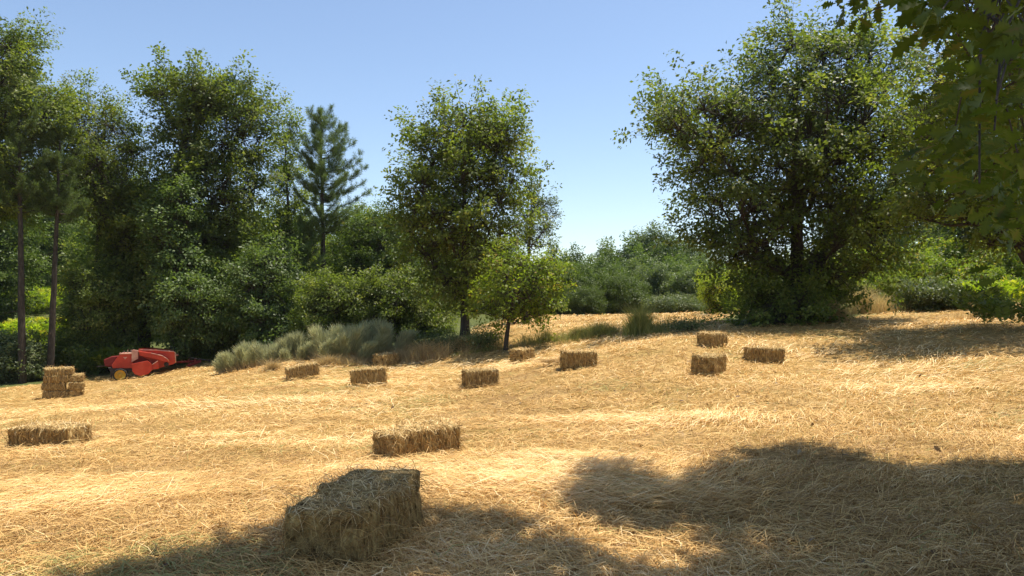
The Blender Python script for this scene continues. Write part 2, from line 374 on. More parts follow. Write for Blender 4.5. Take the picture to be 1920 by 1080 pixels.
# ------------------------------------------------------------------ camera, sun, sky
scn = bpy.context.scene
cam = bpy.data.cameras.new('camera'); co = bpy.data.objects.new('camera', cam); C.objects.link(co); scn.camera = co
cam.sensor_width = 36; cam.lens = 36*F/1920; cam.clip_start = .05; cam.clip_end = 8000
co.location = (0, 0, CAMZ); co.rotation_euler = (PI/2, 0, 0); cam.shift_y = (HZ-540)/1920
sl = bpy.data.lights.new('sun', 'SUN'); so = bpy.data.objects.new('sun', sl); C.objects.link(so)
sl.energy = 3.8; sl.angle = math.radians(.53); sl.color = (1, .93, .82)
from mathutils import Vector
so.rotation_euler = Vector(SUN).to_track_quat('Z', 'Y').to_euler(); so.location = (10, 8, 40)
w = bpy.data.worlds.new('World'); scn.world = w; w.use_nodes = True; nt = w.node_tree
bg = nt.nodes['Background']; sky = nt.nodes.new('ShaderNodeTexSky'); sky.sky_type = 'NISHITA'; sky.sun_disc = False
sky.sun_elevation = math.asin(SUN[2]); sky.sun_rotation = math.atan2(SUN[0], SUN[1]); sky.altitude = 500; sky.air_density = 1.0; sky.dust_density = .8; sky.ozone_density = 1.2
hs = nt.nodes.new('ShaderNodeHueSaturation'); hs.inputs['Saturation'].default_value = .98; nt.links.new(sky.outputs[0], hs.inputs['Color']); nt.links.new(hs.outputs[0], bg.inputs[0]); bg.inputs[1].default_value = .1
scn.view_settings.view_transform = 'Standard'; scn.view_settings.look = 'None'; scn.view_settings.exposure = .9; scn.view_settings.gamma = 1
cy = scn.cycles; cy.max_bounces = 8; cy.diffuse_bounces = 5; cy.glossy_bounces = 2; cy.transmission_bounces = 5; cy.transparent_max_bounces = 4; cy.sample_clamp_indirect = 4; cy.caustics_reflective = False; cy.caustics_refractive = False

# ------------------------------------------------------------------ the ground: one sheet to the horizon
def hit(u, v):
    a, b = 1.2, 90.0
    for _ in range(50):
        m = (a+b)/2
        if CAMZ+(HZ-v)/F*m-gz((u-960)/F*m, m) > 0: a = m
        else: b = m
    return np.array([(u-960)/F*a, a])
rings = np.concatenate([[.25], np.geomspace(.5, 60, 330), np.geomspace(63, 4500, 50)]); na = 400
an = np.arange(na)*2*PI/na; X = rings[:, None]*np.sin(an); Y = rings[:, None]*np.cos(an)
Zg = ground(X, Y)
near = sstep(60, 20, np.hypot(X, Y))
bump = (fbm2(X*1.7, Y*1.7, 4, 4)-.5)*.065+(fbm2(X*.45, Y*.6, 9, 2)-.5)*.12+(n2(X*.5-Y*.35, Y*2.2+X*.6, 14)-.5)*.03
Zv = Zg+bump*near
def ground_b(x, y):
    r = np.hypot(x, y)
    b = (fbm2(x*1.7, y*1.7, 4, 4)-.5)*.065+(fbm2(x*.45, y*.6, 9, 2)-.5)*.12+(n2(x*.5-y*.35, y*2.2+x*.6, 14)-.5)*.03
    return ground(x, y)+b*sstep(60, 20, r)
fld = infield(X, Y, .35).astype(float); nR = len(rings)
V = np.stack([X, Y, Zv], 2).reshape(-1, 3); V = np.concatenate([V, [[0, 0, float(Zv[0].mean())]]])
I = np.arange(nR-1)[:, None]*na+np.arange(na)[None]; J = np.arange(nR-1)[:, None]*na+(np.arange(na)[None]+1) % na
quads = np.stack([I, J, J+na, I+na], 2).reshape(-1, 4)
tri = np.stack([np.full(na, len(V)-1), (np.arange(na)+1) % na, np.arange(na)], 1)
loops = np.concatenate([quads.ravel(), tri.ravel()]); starts = np.concatenate([np.arange(len(quads))*4, len(quads)*4+np.arange(na)*3])
m, nt, nd = new_mat('field_soil'); L = nt.links.new
geo = nd('ShaderNodeNewGeometry'); at = nd('ShaderNodeAttribute', attribute_name='field')
mp = nd('ShaderNodeMapping'); mp.inputs['Rotation'].default_value = (0, 0, -.45); mp.inputs['Scale'].default_value = (5, 26, 10); L(geo.outputs['Position'], mp.inputs[0])
n1 = nd('ShaderNodeTexNoise', Scale=1.0, Detail=8.0, Roughness=.7, Distortion=.9); L(mp.outputs[0], n1.inputs['Vector'])
n3 = nd('ShaderNodeTexNoise', Scale=.55, Detail=5.0, Roughness=.6); L(geo.outputs['Position'], n3.inputs['Vector'])
r1 = ramp(nd, [(.30, (.085, .055, .026)), (.44, (.29, .18, .06)), (.56, (.54, .37, .15)), (.70, (.70, .53, .25))]); L(n1.outputs['Fac'], r1.inputs[0])
r3 = ramp(nd, [(.3, (.78, .80, .66)), (.5, (1, .95, .85)), (.7, (1.05, 1.05, 1.1))]); L(n3.outputs['Fac'], r3.inputs[0])
mu = nd('ShaderNodeMix', data_type='RGBA', blend_type='MULTIPLY'); mu.inputs[0].default_value = 1; L(r1.outputs[0], mu.inputs[6]); L(r3.outputs[0], mu.inputs[7])
n4 = nd('ShaderNodeTexNoise', Scale=3.0, Detail=8.0, Roughness=.7); L(geo.outputs['Position'], n4.inputs['Vector'])
r4 = ramp(nd, [(.3, (.05, .05, .022)), (.5, (.10, .12, .035)), (.7, (.17, .17, .06))]); L(n4.outputs['Fac'], r4.inputs[0])
mx = nd('ShaderNodeMix', data_type='RGBA'); L(at.outputs['Fac'], mx.inputs[0]); L(r4.outputs[0], mx.inputs[6]); L(mu.outputs[2], mx.inputs[7])
p = nd('ShaderNodeBsdfPrincipled'); p.inputs['Roughness'].default_value = .95; p.inputs['Specular IOR Level'].default_value = .1; L(mx.outputs[2], p.inputs['Base Color'])
b = nd('ShaderNodeBump', Strength=.8, Distance=.06); L(n1.outputs['Fac'], b.inputs['Height']); L(b.outputs[0], p.inputs['Normal'])
o = nd('ShaderNodeOutputMaterial'); L(p.outputs[0], o.inputs[0])
g = mesh_np('ground', V, loops, starts, m, None, {'field': np.r_[fld.ravel(), 1.0]}, smooth=True); tag(g, kind='structure')

# ------------------------------------------------------------------ loose straw lying over the field
def ribbons(name, c, ang, pitch, ln, w, arch, rnd, mat, parent=None, frame=None):
    """flat stalks: 3 stations, 2 quads"""
    n = len(c); d = np.stack([np.cos(ang)*np.cos(pitch), np.sin(ang)*np.cos(pitch), np.sin(pitch)], 1)
    s = np.stack([-np.sin(ang), np.cos(ang), RNG.normal(0, .35, n)], 1); s = unit(s)*(w/2)[:, None]
    up = np.zeros((n, 3)); up[:, 2] = arch; side = np.stack([-np.sin(ang), np.cos(ang), 0*ang], 1)*(RNG.normal(0, .055, n)*ln)[:, None]
    p0 = c-d*(ln/2)[:, None]; p1 = c+up+side; p2 = c+d*(ln/2)[:, None]
    V = np.stack([p0-s*.7, p0+s*.7, p1-s, p1+s, p2-s*.5, p2+s*.5], 1).reshape(-1, 3)
    f = np.array([0, 1, 3, 2, 2, 3, 5, 4]); loops = (np.arange(n)[:, None]*6+f).ravel()
    return mesh_np(name, V, loops, np.arange(2*n)*4, mat, parent, {'rnd': np.repeat(np.clip(rnd, 0, 1), 6)})
def flow(x, y): return .33+(fbm2(x*.22, y*.22, 31, 2)-.5)*2.6+(n2(x*.9, y*.9, 33)-.5)*.7
NS = 330000
d = np.exp(RNG.uniform(math.log(2.3), math.log(52), NS)); th = RNG.uniform(-.74, .74, NS)
x = d*np.tan(th); y = d; k = infield(x, y, .35); x, y, d = x[k], y[k], d[k]
dens = fbm2(x*.8+y*.3, y*1.6-x*.5, 41, 3)
k = RNG.random(len(x)) < .45+1.3*(dens-.3); x, y, d = x[k], y[k], d[k]; dens = dens[k]; n = len(x)
zone = fbm2(x*.35, y*.5, 47, 3); wind = sstep(.56, .70, n2(x*.28-y*.16+3, y*.62+x*.22, 44))
rn = .50+(zone-.5)*1.0+(dens-.5)*.7+wind*.24-.05+RNG.normal(0, .24, n)
rn = np.clip(rn, .02, .955); gr = (RNG.random(n) < .03+.35*sstep(.66, .82, n2(x*.55, y*.55, 71))); rn[gr] = 1.0
ln = RNG.uniform(.07, .30, n)*(1+.45*(RNG.random(n) < .1))*(1+.25*wind); wd = np.maximum(RNG.uniform(.0024, .0058, n), d*.0006*RNG.uniform(.6, 1.5, n))
pitch = RNG.normal(0, .26, n)+.06; arch = RNG.uniform(0, .18, n)*ln
z = ground_b(x, y)+.006+RNG.uniform(0, .035, n)+wind*RNG.uniform(0, .06, n)
st = ribbons('loose_straw', np.stack([x, y, z], 1), flow(x, y)+RNG.normal(0, .85, n)*(1-.5*wind)+(RNG.random(n) < .5)*PI, pitch, ln, wd, arch, rn, M['straw'])
tag(st, 'golden loose straw and hay stalks strewn over the whole mown field', 'straw', kind='stuff')
# fallen oak leaves and broken twigs caught in the straw
nl = 900; d = np.exp(RNG.uniform(math.log(2.4), math.log(16), nl)); th = RNG.uniform(-.72, .74, nl); x = d*np.tan(th); y = d; k = RNG.random(nl) < np.clip(.18+.25*(x+1)/3, .06, 1); x, y = x[k], y[k]; nl = len(x)
M['litter'] = leaf_mat('fallen_leaf', [(0, (.07, .04, .02)), (.5, (.16, .09, .04)), (.8, (.30, .20, .10)), (1, (.46, .36, .22))], trans=.1)
lt = lobed_obj('fallen_leaves', np.stack([x, y, ground_b(x, y)+.035], 1), np.array([0, 0, 1.])+RNG.normal(0, .45, (nl, 3)), RNG.normal(0, 1, (nl, 3)), RNG.uniform(.05, .11, nl), RNG.uniform(0, 1, nl), M['litter'])
tag(lt, 'brown and bleached fallen leaves scattered in the straw', 'fallen leaves', kind='stuff')
# cut stubble standing between the stalks
N2 = 90000
d = np.exp(RNG.uniform(math.log(2.3), math.log(46), N2)); th = RNG.uniform(-.74, .74, N2); x = d*np.tan(th); y = d; k = infield(x, y, .5); x, y, d = x[k], y[k], d[k]
k = RNG.random(len(x)) < .25+1.2*(n2(x*1.1, y*1.1, 81)-.25); x, y, d = x[k], y[k], d[k]
rr = .45+(n2(x*.5, y*.5, 83)-.5)*.6+RNG.normal(0, .15, len(x)); rr = np.clip(rr, .02, .95); rr[n2(x*.55, y*.55, 71) > .76] = 1.0
sb = blades('stubble', np.stack([x, y, ground_b(x, y)-.01], 1), RNG, .03, .13, .0045, M['straw'], .7, .6, rr)
sb.data.name = 'stubble'; tag(sb, 'short cut grass stubble standing up through the straw', 'stubble', kind='stuff')

# ------------------------------------------------------------------ hay bales
def bale(label, loc, rz, dims=(.9, .46, .36), seed=1, strands=500, fuzz=1.0, tilt=(0, 0), puff=.05, wf=1.0, group='hay bales left on the mown field', sunk=.02, rad=.032, name='hay_bale'):
    rng = np.random.default_rng(seed); lx, ly, lz = [a/2 for a in dims]
    root = empty(name, (loc[0], loc[1], loc[2]), rz); root.rotation_euler = (tilt[0], tilt[1], rz); tag(root, label, 'hay bale', group)
    nx, ny, nz = 56, 26, 22; V = []; idx = {}; Fc = []
    def vid(i, j, k):
        if (i, j, k) not in idx: idx[(i, j, k)] = len(V); V.append((2*i/nx-1, 2*j/ny-1, 2*k/nz-1))
        return idx[(i, j, k)]
    for i in range(nx):
        for j in range(ny):
            Fc.append((vid(i, j, nz), vid(i+1, j, nz), vid(i+1, j+1, nz), vid(i, j+1, nz))); Fc.append((vid(i, j+1, 0), vid(i+1, j+1, 0), vid(i+1, j, 0), vid(i, j, 0)))
        for k in range(nz):
            Fc.append((vid(i, 0, k), vid(i+1, 0, k), vid(i+1, 0, k+1), vid(i, 0, k+1))); Fc.append((vid(i, ny, k+1), vid(i+1, ny, k+1), vid(i+1, ny, k), vid(i, ny, k)))
    for j in range(ny):
        for k in range(nz):
            Fc.append((vid(nx, j, k), vid(nx, j+1, k), vid(nx, j+1, k+1), vid(nx, j, k+1))); Fc.append((vid(0, j, k+1), vid(0, j+1, k+1), vid(0, j+1, k), vid(0, j, k)))
    V = np.array(V, float)
    def shape(U, grain=True):
        U = U.copy(); r = np.array([lx, ly, lz])
        Q = U*r; inner = r-rad; cl = np.clip(Q, -inner, inner); dv = Q-cl; l = np.linalg.norm(dv, axis=1, keepdims=True); m_ = np.abs(dv).max(1, keepdims=True)
        Q = cl+np.where(l > 1e-9, dv/np.maximum(l, 1e-9)*m_, 0)
        t = U[:, 0]
        two = np.exp(-((np.abs(t)-.36)/.035)**2)                      # the two strings pull the bale in
        bul = 1+puff*(np.cos(t*PI*1.45)*.5+.3)
        Q[:, 1] *= bul*(1-.07*two); Q[:, 2] *= (1+.5*(bul-1))*(1-.05*two)
        q = Q*3+seed*13.7; lump = np.stack([vnoise(q+7*i)-.5 for i in range(3)], 1)*.05*fuzz
        fl = (vnoise(np.stack([Q[:, 0]*26+seed*3, Q[:, 1]*2.2, Q[:, 2]*2.2], 1)+40)-.5)       # pressed flakes
        fine = (vnoise(Q*np.array([38, 24, 24])+seed*7)-.5)
        nn = unit(U**5*np.array([1, 1, 1.]))
        Q = Q+lump+nn*((fl*.06+fine*.03*fuzz)[:, None] if grain else 0)
        Q[:, 2] += lz-sunk
        return Q, nn
    Q, nn = shape(V)
    mesh_np('hay_block', Q, np.array(Fc).ravel(), np.arange(len(Fc))*4, M['bale'], root, smooth=True)
    tw = MB()
    for sx in (-.36, .36):
        loop = []
        for a in np.linspace(0, 2*PI, 41):
            ca, sa = math.cos(a), math.sin(a); mm = max(abs(ca), abs(sa)); loop.append((sx, ca/mm, sa/mm))
        L_, n_ = shape(np.array(loop), False); tw = MB(); tw.tube(L_+n_*.004, .0035*max(1, wf*.8), 5, False); tw.build('twine', M['twine'], root, smooth=True)
    # stalks sticking out of every face
    ar = np.array([lx*ly, lx*lz*1.3, ly*lz*1.2]); ar = np.array([ar[0]*1.6, ar[0]*.05, ar[1], ar[1], ar[2], ar[2]]); fc = rng.choice(6, strands, p=ar/ar.sum())
    U = rng.uniform(-.98, .98, (strands, 3)); ax = np.array([2, 2, 1, 1, 0, 0])[fc]; sg = np.array([1, -1, 1, -1, 1, -1])[fc]; U[np.arange(strands), ax] = sg
    Pq, _ = shape(U); nrm = np.zeros((strands, 3)); nrm[np.arange(strands), ax] = sg
    dr = rng.normal(0, 1, (strands, 3)); dr[ax == 1] *= np.array([.45, .4, 1.1]); dr[ax == 0] *= np.array([.35, 1, .9]); dr[ax == 2] *= np.array([1, 1, .3])
    dr = unit(unit(dr)+nrm*rng.uniform(0, .55, (strands, 1))**1.6*.6*fuzz); ln = rng.uniform(.05, .16, strands)*(1+.7*(rng.random(strands) < .10)); wd = rng.uniform(.002, .0045, strands)*wf
    sd = unit(np.cross(dr, nrm+rng.normal(0, .4, (strands, 3))))*wd[:, None]/2
    p0 = Pq-nrm*.008; p1 = p0+dr*(ln*.55)[:, None]+nrm*.01; p2 = p0+dr*ln[:, None]-np.array([0, 0, 1.])*(ln*rng.uniform(0, .35, strands))[:, None]
    VV = np.stack([p0-sd, p0+sd, p1-sd, p1+sd, p2-sd*.5, p2+sd*.5], 1).reshape(-1, 3); f = np.array([0, 1, 3, 2, 2, 3, 5, 4])
    rv = np.clip(rng.normal(.34, .2, strands)+.42*(ax == 2), 0, 1)  # top stalks paler, sides darker: sunlight on the tops put into the colour
    mesh_np('protruding_stalks', VV, (np.arange(strands)[:, None]*6+f).ravel(), np.arange(2*strands)*4, M['bale_straw'], root, {'rnd': np.repeat(rv, 6)})
    return root
def put(x, y, dz=0): return (x, y, gz(x, y)+dz)
D = math.radians
bale('big foreground hay bale lying in the tree shade, end turned to the viewer', put(-.96, 4.60), D(75), (.94, .49, .37), 1, 4600, .9, (0, D(-1)), .05, .9)
bale('sunlit hay bale just behind the shaded one, long side dark and frayed', put(-1.12, 8.72), D(40), (.92, .46, .36), 2, 3600, .8, (D(2), D(-3)), .04, 1.3)
bale('hay bale half sunk in straw at the far left edge, below the stack', put(-6.38, 10.1), D(-6), (.92, .46, .36), 3, 2600, .8, (0, D(-1)), .04, 1.5, sunk=.06)
bale('low hay bale sloping downhill in front of the grey-green broom', put(-6.28, 22, .10), D(14), (.95, .45, .36), 4, 900, 1.0, (0, D(-9)), .03, 2.2, sunk=.04)
bale('upright-sided hay bale with overhanging lit top, in front of the smallest broom-side bale', put(-3.36, 17.3), D(8), (.80, .46, .40), 5, 1200, 1.1, (0, D(-6)), .05, 1.9)
bale('small hay bale against the dry grass at the foot of the broom', put(-4.25, 24.6, .08), D(62), (.85, .45, .36), 6, 700, 1.2, (0, 0), .04, 2.5)
bale('two-toned hay bale with a deep string groove, alone in mid field', put(-.72, 16.5), D(14), (.76, .46, .38), 7, 1200, 1.0, (0, 0), .06, 1.9)
bale('small square-ended hay bale just below the cherry tree', put(.29, 22, .09), D(64), (.85, .45, .36), 8, 800, 1.3, (0, 0), .04, 2.3)
bale('bulging rounded hay bale with a scrap of hay behind its left end', put(1.56, 17), D(-4), (.82, .48, .38), 9, 1300, 1.4, (0, 0), .16, 1.9)
bale('hay bale with frayed right side, nearest of the three bales near the right oak', put(4.18, 15.5), D(58), (.80, .47, .39), 10, 1400, 1.2, (0, 0), .04, 1.8)
bale('loose scruffy hay bale, rightmost on the field', put(6.05, 17.6), D(-6), (.82, .46, .36), 11, 1500, 1.5, (0, 0), .07, 2.0)
bale('smooth pale-topped hay bale at the edge of the oak shade', put(5.2, 19.0), D(36), (.66, .46, .36), 12, 1100, .9, (0, 0), .10, 2.1)
# the stack on the left
SX, SY = -16.55, 26.7; sa = D(26); SG = 'hay bales in the stack by the baler'; sz = gz(SX, SY)-.02
def stk(label, lx, ly, lev, rot, seed, dims=(.80, .44, .27), dx=0):
    x = SX+lx*math.cos(sa)-ly*math.sin(sa); y = SY+lx*math.sin(sa)+ly*math.cos(sa)
    bale(label, (x, y, sz+lev*.272+.006*(seed % 3)), sa+rot, dims, seed, 420, .9, (D((seed*37) % 5-2), D((seed*53) % 5-2)), .09, 2.6, SG, sunk=.0, rad=.06)
stk('bottom dark hay bale of the stack, seen along its long side', -.10, 0, 0, 0, 21)
stk('bottom hay bale of the stack, its end toward the viewer, partly in straw', .53, .18, 0, PI/2+.05, 22)
stk('long side hay bale on the second layer of the stack', -.13, .02, 1, .03, 23, (.76, .44, .27))
stk('end-on hay bale on the second layer of the stack, right of a dark gap', .55, .14, 1, PI/2-.04, 24)
stk('shaded long hay bale on the third layer, under the top bale', -.06, 0, 2, -.02, 25)
stk('end-on sunlit hay bale, uppermost at the right of the stack', .55, .17, 2, PI/2+.06, 26)
stk('topmost hay bale of the stack, sunlit, set slightly left', .03, .04, 3, .05, 27, (.94, .44, .28))
# scrap of hay behind the bulging bale
q = RNG.normal(0, 1, (500, 3))*np.array([.22, .14, .05]); c0 = np.array(put(1.02, 18.2, .06))
sc = ribbons('hay_scrap', c0+np.abs(q)*np.array([0, 0, 1])+q*np.array([1, 1, 0]), RNG.uniform(-.5, .8, 500), RNG.normal(0, .2, 500), RNG.uniform(.1, .25, 500), np.full(500, .009), np.full(500, .02), np.clip(RNG.normal(.35, .2, 500), 0, 1), M['bale_straw'])
tag(sc, 'small loose heap of hay lying behind the bulging bale', 'hay heap')

# ------------------------------------------------------------------ the red baler
def paint(name, col, rough=.45):
    r, g_, b_ = col
    return noise_mat(name, [(.25, (r*.62, g_*.75+.004, b_*.75+.004)), (.5, col), (.66, (min(1, r*1.05), g_*1.5+.012, b_*1.5+.01)), (.78, (r*.7+.1, g_+.13, b_+.08))], (2.2, 2.2, 2.2), rough, .03, 7, .4)
M['red'] = paint('faded_red_paint', (.54, .045, .018)); M['red_dark'] = paint('dull_red_paint', (.20, .016, .012), .6)
M['red_pale'] = paint('pale_red_paint', (.62, .30, .21), .5); M['yellow'] = paint('yellow_rim_paint', (.52, .30, .03), .5)  # paler red for the flap, rims and small parts
M['rubber'] = noise_mat('tyre_rubber', [(.3, (.012, .012, .012)), (.7, (.035, .033, .03))], (9, 9, 9), .85, .2); M['steel'] = noise_mat('dark_steel', [(.3, (.025, .022, .02)), (.7, (.08, .06, .05))], (7, 7, 7), .6, .1)
bz = -1.92
bt = empty('hay_baler', (-16.55, 30.9, bz+.02), D(26)); tag(bt, 'old red pickup hay baler with yellow wheel rim and drawbar resting on the field', 'hay baler')
def Z(pts): return [((a-365)*.00247, (750-b)*.00247) for a, b in pts]
def part(name, mat, *prisms, bevel=.012, parent=None):
    mb = MB()
    for poly, y0, y1 in prisms: mb.prism(Z(poly), y0, y1)
    return mb.build(name, M[mat], parent or bt, bevel=bevel)
kn = part('knotter_cover', 'red', ([(355, 302), (545, 302), (548, 548), (250, 532), (234, 480)], -.05, .55))
part('cover_lip', 'red_pale', ([(352, 288), (548, 286), (548, 301), (346, 303)], -.07, .57), bevel=.004, parent=kn)
mb = MB(); t3 = Z([(405, 350), (470, 350), (437, 392)]); mb.prism(t3, -.054, -.0485); mb.build('emblem', M['red_pale'], kn)
part('upright_flap', 'red_pale', ([(540, 236), (560, 225), (640, 240), (637, 385), (535, 442)], -.16, -.12))  # flap turned to the light: its brightness is painted as paler red
part('bale_chamber', 'red_dark', ([(112, 395), (230, 345), (420, 330), (900, 330), (900, 560), (300, 545), (130, 495)], .12, .52))
mh = part('main_housing', 'red', ([(640, 236), (900, 240), (1200, 282), (1238, 470), (1195, 505), (960, 570), (850, 572), (800, 420), (660, 330)], .1, 1.25))
mb = MB()
def edge(mb, pts, y, w=.022):
    zz = Z(pts); mb.tube(np.array([(a, y, b) for a, b in zz]), w, 6)
edge(mb, [(660, 238), (930, 254), (1195, 286), (1218, 310), (1226, 482)], .1, .024); mb.build('housing_rim', M['red_pale'], mh, smooth=True)
ch = part('feeder_arm', 'red', ([(640, 250), (830, 290), (1010, 345), (1120, 425), (1105, 452), (1040, 440), (905, 395), (660, 325)], -.30, .1))
mb = MB(); edge(mb, [(835, 291), (1010, 341), (1090, 400), (1117, 445)], -.30, .02); mb.build('arm_rim', M['red_pale'], ch, smooth=True)
part('pickup_shield', 'red', ([(540, 462), (660, 438), (782, 415), (835, 462), (856, 520), (850, 580), (800, 640), (735, 662), (660, 668), (590, 640), (552, 590)], -.42, -.38))
part('pickup_drum', 'steel', ([(600, 500), (780, 470), (820, 540), (770, 640), (640, 640)], -.38, .9))
gb = part('gear_guard', 'red', ([(852, 492), (945, 430), (962, 562), (850, 576)], -.34, .1)); mb = MB(); edge(mb, [(852, 488), (942, 430)], -.34, .02); mb.build('guard_rim', M['red_pale'], gb)
mb = MB()
for k_ in range(9):
    yy = -.34+k_*.13; a, b, c_ = Z([(770, 560), (835, 640), (860, 700)]); mb.tube(np.array([(a[0], yy, a[1]), (b[0], yy, b[1]), (c_[0]-.02, yy, c_[1]+.02)]), [.007, .006, .004], 5, False)
mb.build('pickup_tines', M['steel'], bt)
mb = MB(); pc = Z([(1075, 505)])[0]; mb.lathe([(0, -.03), (.03, -.03), (.05, -.015), (.085, -.02), (.095, -.03), (.095, .02), (0, .02)], .09, 20, pc); mb.build('belt_pulley', M['steel'], bt, smooth=True)
mb = MB(); a, b, c_, d_ = Z([(330, 300), (420, 262), (560, 262), (690, 300)]); mb.tube(np.array([(a[0], .02, a[1]), (b[0], .06, b[1]), (c_[0], .08, c_[1]-.02), (d_[0], .12, d_[1])]), .012, 6); mb.build('hose', M['rubber'], bt, smooth=True)
part('axle_frame', 'steel', ([(180, 520), (240, 530), (560, 545), (560, 600), (420, 590), (300, 590), (262, 600), (232, 716), (215, 716), (215, 600)], .0, .25))
part('pushed_tine_bar', 'steel', ([(0, 505), (120, 490), (200, 510), (200, 525), (120, 510), (0, 515)], .25, .29), bevel=.004)
for yy, nm in ((-.28, 'wheel'), (1.35, 'wheel')):
    wz = .255; wh = empty(nm, (0, 0, 0)); wh.parent = bt
    mb = MB(); mb.lathe([(.21, -.075), (.245, -.08), (.265, -.05), (.268, 0), (.265, .05), (.245, .08), (.21, .075)], yy, 28, (0, wz)); mb.build('tyre', M['rubber'], wh, smooth=True)
    mb = MB(); mb.lathe([(.0, -.085), (.05, -.085), (.055, -.05), (.12, -.025), (.17, -.04), (.2, -.07), (.213, -.072), (.213, .07), (.18, .05), (.1, .02), (.0, .02)], yy, 28, (0, wz))
    for a in range(5):
        t = a*2*PI/5; mb.box((.085*math.cos(t), yy-.055, wz+.085*math.sin(t)), (.011, .02, .011))
    mb.build('rim', M['yellow'], wh)
mb = MB()
for a, b, y in (((1235, 480), (1640, 470), .45), ((1235, 500), (1640, 490), .62)):
    za, zb = Z([a, b]); mb.tube(np.array([(za[0], y, za[1]), (zb[0], .53, zb[1])]), .028, 8)
mb.prism(Z([(1390, 555), (1440, 520), (1650, 470), (1650, 500), (1450, 575)]), .40, .44); mb.build('drawbar', M['red_dark'], bt)
mb = MB(); mb.prism(Z([(1437, 440), (1452, 440), (1452, 572), (1437, 572)]), .44, .50); mb.prism(Z([(1535, 450), (1560, 450), (1560, 505), (1535, 505)]), .42, .66); mb.box((Z([(1445, 572)])[0][0], .47, Z([(1445, 574)])[0][1]), (.07, .07, .012)); mb.build('jack_stand', M['red_dark'], bt)
mb = MB(); a, b = Z([(1430, 412), (1780, 476)]); mb.tube(np.array([(a[0], .53, a[1]), (b[0], .53, b[1])]), .022, 8); c_ = Z([(1775, 460), (1798, 460), (1800, 502), (1780, 505)]); mb.prism(c_, .48, .58); mb.build('drive_shaft', M['steel'], bt)
mb = MB(); zc = Z([(1255, 360)])[0]
mb.tube(np.array([(zc[0]-.12, .55, zc[1]), (zc[0]+.05, .55, zc[1])]), [.06, .045], 10); mb.build('shaft_boss', M['red_pale'], bt)
mb = MB()
for a in (415, 470, 520, 565): q = Z([(a, 300), (a+16, 300), (a+12, 232 if a > 450 else 250), (a+2, 232 if a > 450 else 250)]); mb.prism(q, .1, .14)
mb.build('knotter_arms', M['red_pale'], bt)
# ------------------------------------------------------------------ trees one can tell apart
R_ = rows_px
tree('oak_tree', 'tall middle oak standing free at the field edge, forked trunk, behind the cherry tree', 'oak tree', base_px(872, 28),
     R_([(176, 868, 912), (195, 818, 945), (215, 805, 962), (250, 758, 992), (290, 748, 1000), (330, 728, 998), (370, 726, 1005), (420, 732, 1000), (470, 742, 990), (520, 770, 960), (560, 800, 925), (585, 830, 905)], 28),
     M['light_oak'], 101, 1.6, 27, 13, .15, .55, .28, .17, 0, .85, 8, bare=2.0)
tree('pale_tree', 'thin pale-leaved tree behind the right side of the middle oak', 'tree', base_px(985, 36),
     R_([(340, 985, 1018), (375, 975, 1040), (410, 968, 1048), (450, 965, 1040), (490, 970, 1010), (540, 960, 1020)], 36), M['grey'], 102, 1.1, 16, 12, .11, .55, .28, .12, limbs=5)
tree('cherry_tree', 'small bright green cherry tree with dark bare lower trunk', 'cherry tree', base_px(948, 25),
     R_([(455, 935, 1000), (490, 915, 1040), (525, 900, 1065), (560, 892, 1072), (588, 900, 1050), (600, 920, 1010)], 25), M['bright'], 103, .95, 13, 10, .12, .55, .26, .075, 0, .7, 7, bare=.95)
tree('oak_tree', 'largest oak, broad dark crown reaching almost to the ground right of the field gap', 'oak tree', base_px(1495, 26),
     R_([(22, 1490, 1555), (50, 1455, 1630), (80, 1375, 1660), (100, 1352, 1690), (150, 1385, 1715), (180, 1300, 1725), (210, 1195, 1735), (240, 1190, 1740), (280, 1215, 1740), (330, 1235, 1740), (380, 1240, 1730), (430, 1245, 1715), (470, 1290, 1700), (520, 1335, 1690), (560, 1375, 1610), (595, 1420, 1560)], 26),
     M['oak'], 104, 1.9, 30, 13, .155, .55, .31, .27, 0, .75, 11, bare=1.6)
tree('oak_tree', 'oak with lighter leaves between the largest oak and the overhanging branches', 'oak tree', base_px(1990, 19.5),
     R_([(20, 1770, 1830), (60, 1720, 1880), (110, 1690, 1960), (200, 1682, 2040), (300, 1665, 2080), (390, 1690, 2090), (440, 1760, 2090), (462, 1830, 2080)], 19.5), M['light_oak'], 105, 1.7, 26, 12, .14, .55, .30, .24, limbs=9)
tree('oak_tree', 'big round-topped dark oak rising behind the red baler', 'oak tree', base_px(265, 37),
     R_([(122, 318, 370), (145, 258, 430), (175, 240, 485), (200, 272, 508), (260, 290, 522), (320, 282, 525), (380, 245, 520), (440, 200, 480), (500, 185, 455), (560, 195, 440), (610, 220, 400)], 37),
     M['oak'], 106, 1.8, 34, 14, .18, .55, .38, .32, .6, .7, 9, bare=1.5)
tree('oak_tree', 'narrow dark tree squeezed between the big oak and the slender pine', 'tree', base_px(545, 41),
     R_([(208, 530, 555), (250, 515, 570), (310, 508, 575), (380, 503, 580), (450, 495, 578), (520, 478, 580), (580, 465, 590), (620, 465, 590)], 41), M['oak'], 107, 1.4, 26, 15, .14, .55, .34, .15)
tree('oak_tree', 'yellowish-green oak left of the big round-topped oak', 'oak tree', base_px(175, 36),
     R_([(145, 145, 185), (180, 130, 218), (230, 100, 262), (300, 88, 288), (360, 105, 300), (420, 145, 310), (470, 190, 300)], 36), M['light_oak'], 108, 1.7, 26, 15, .14, .55, .33, .2)
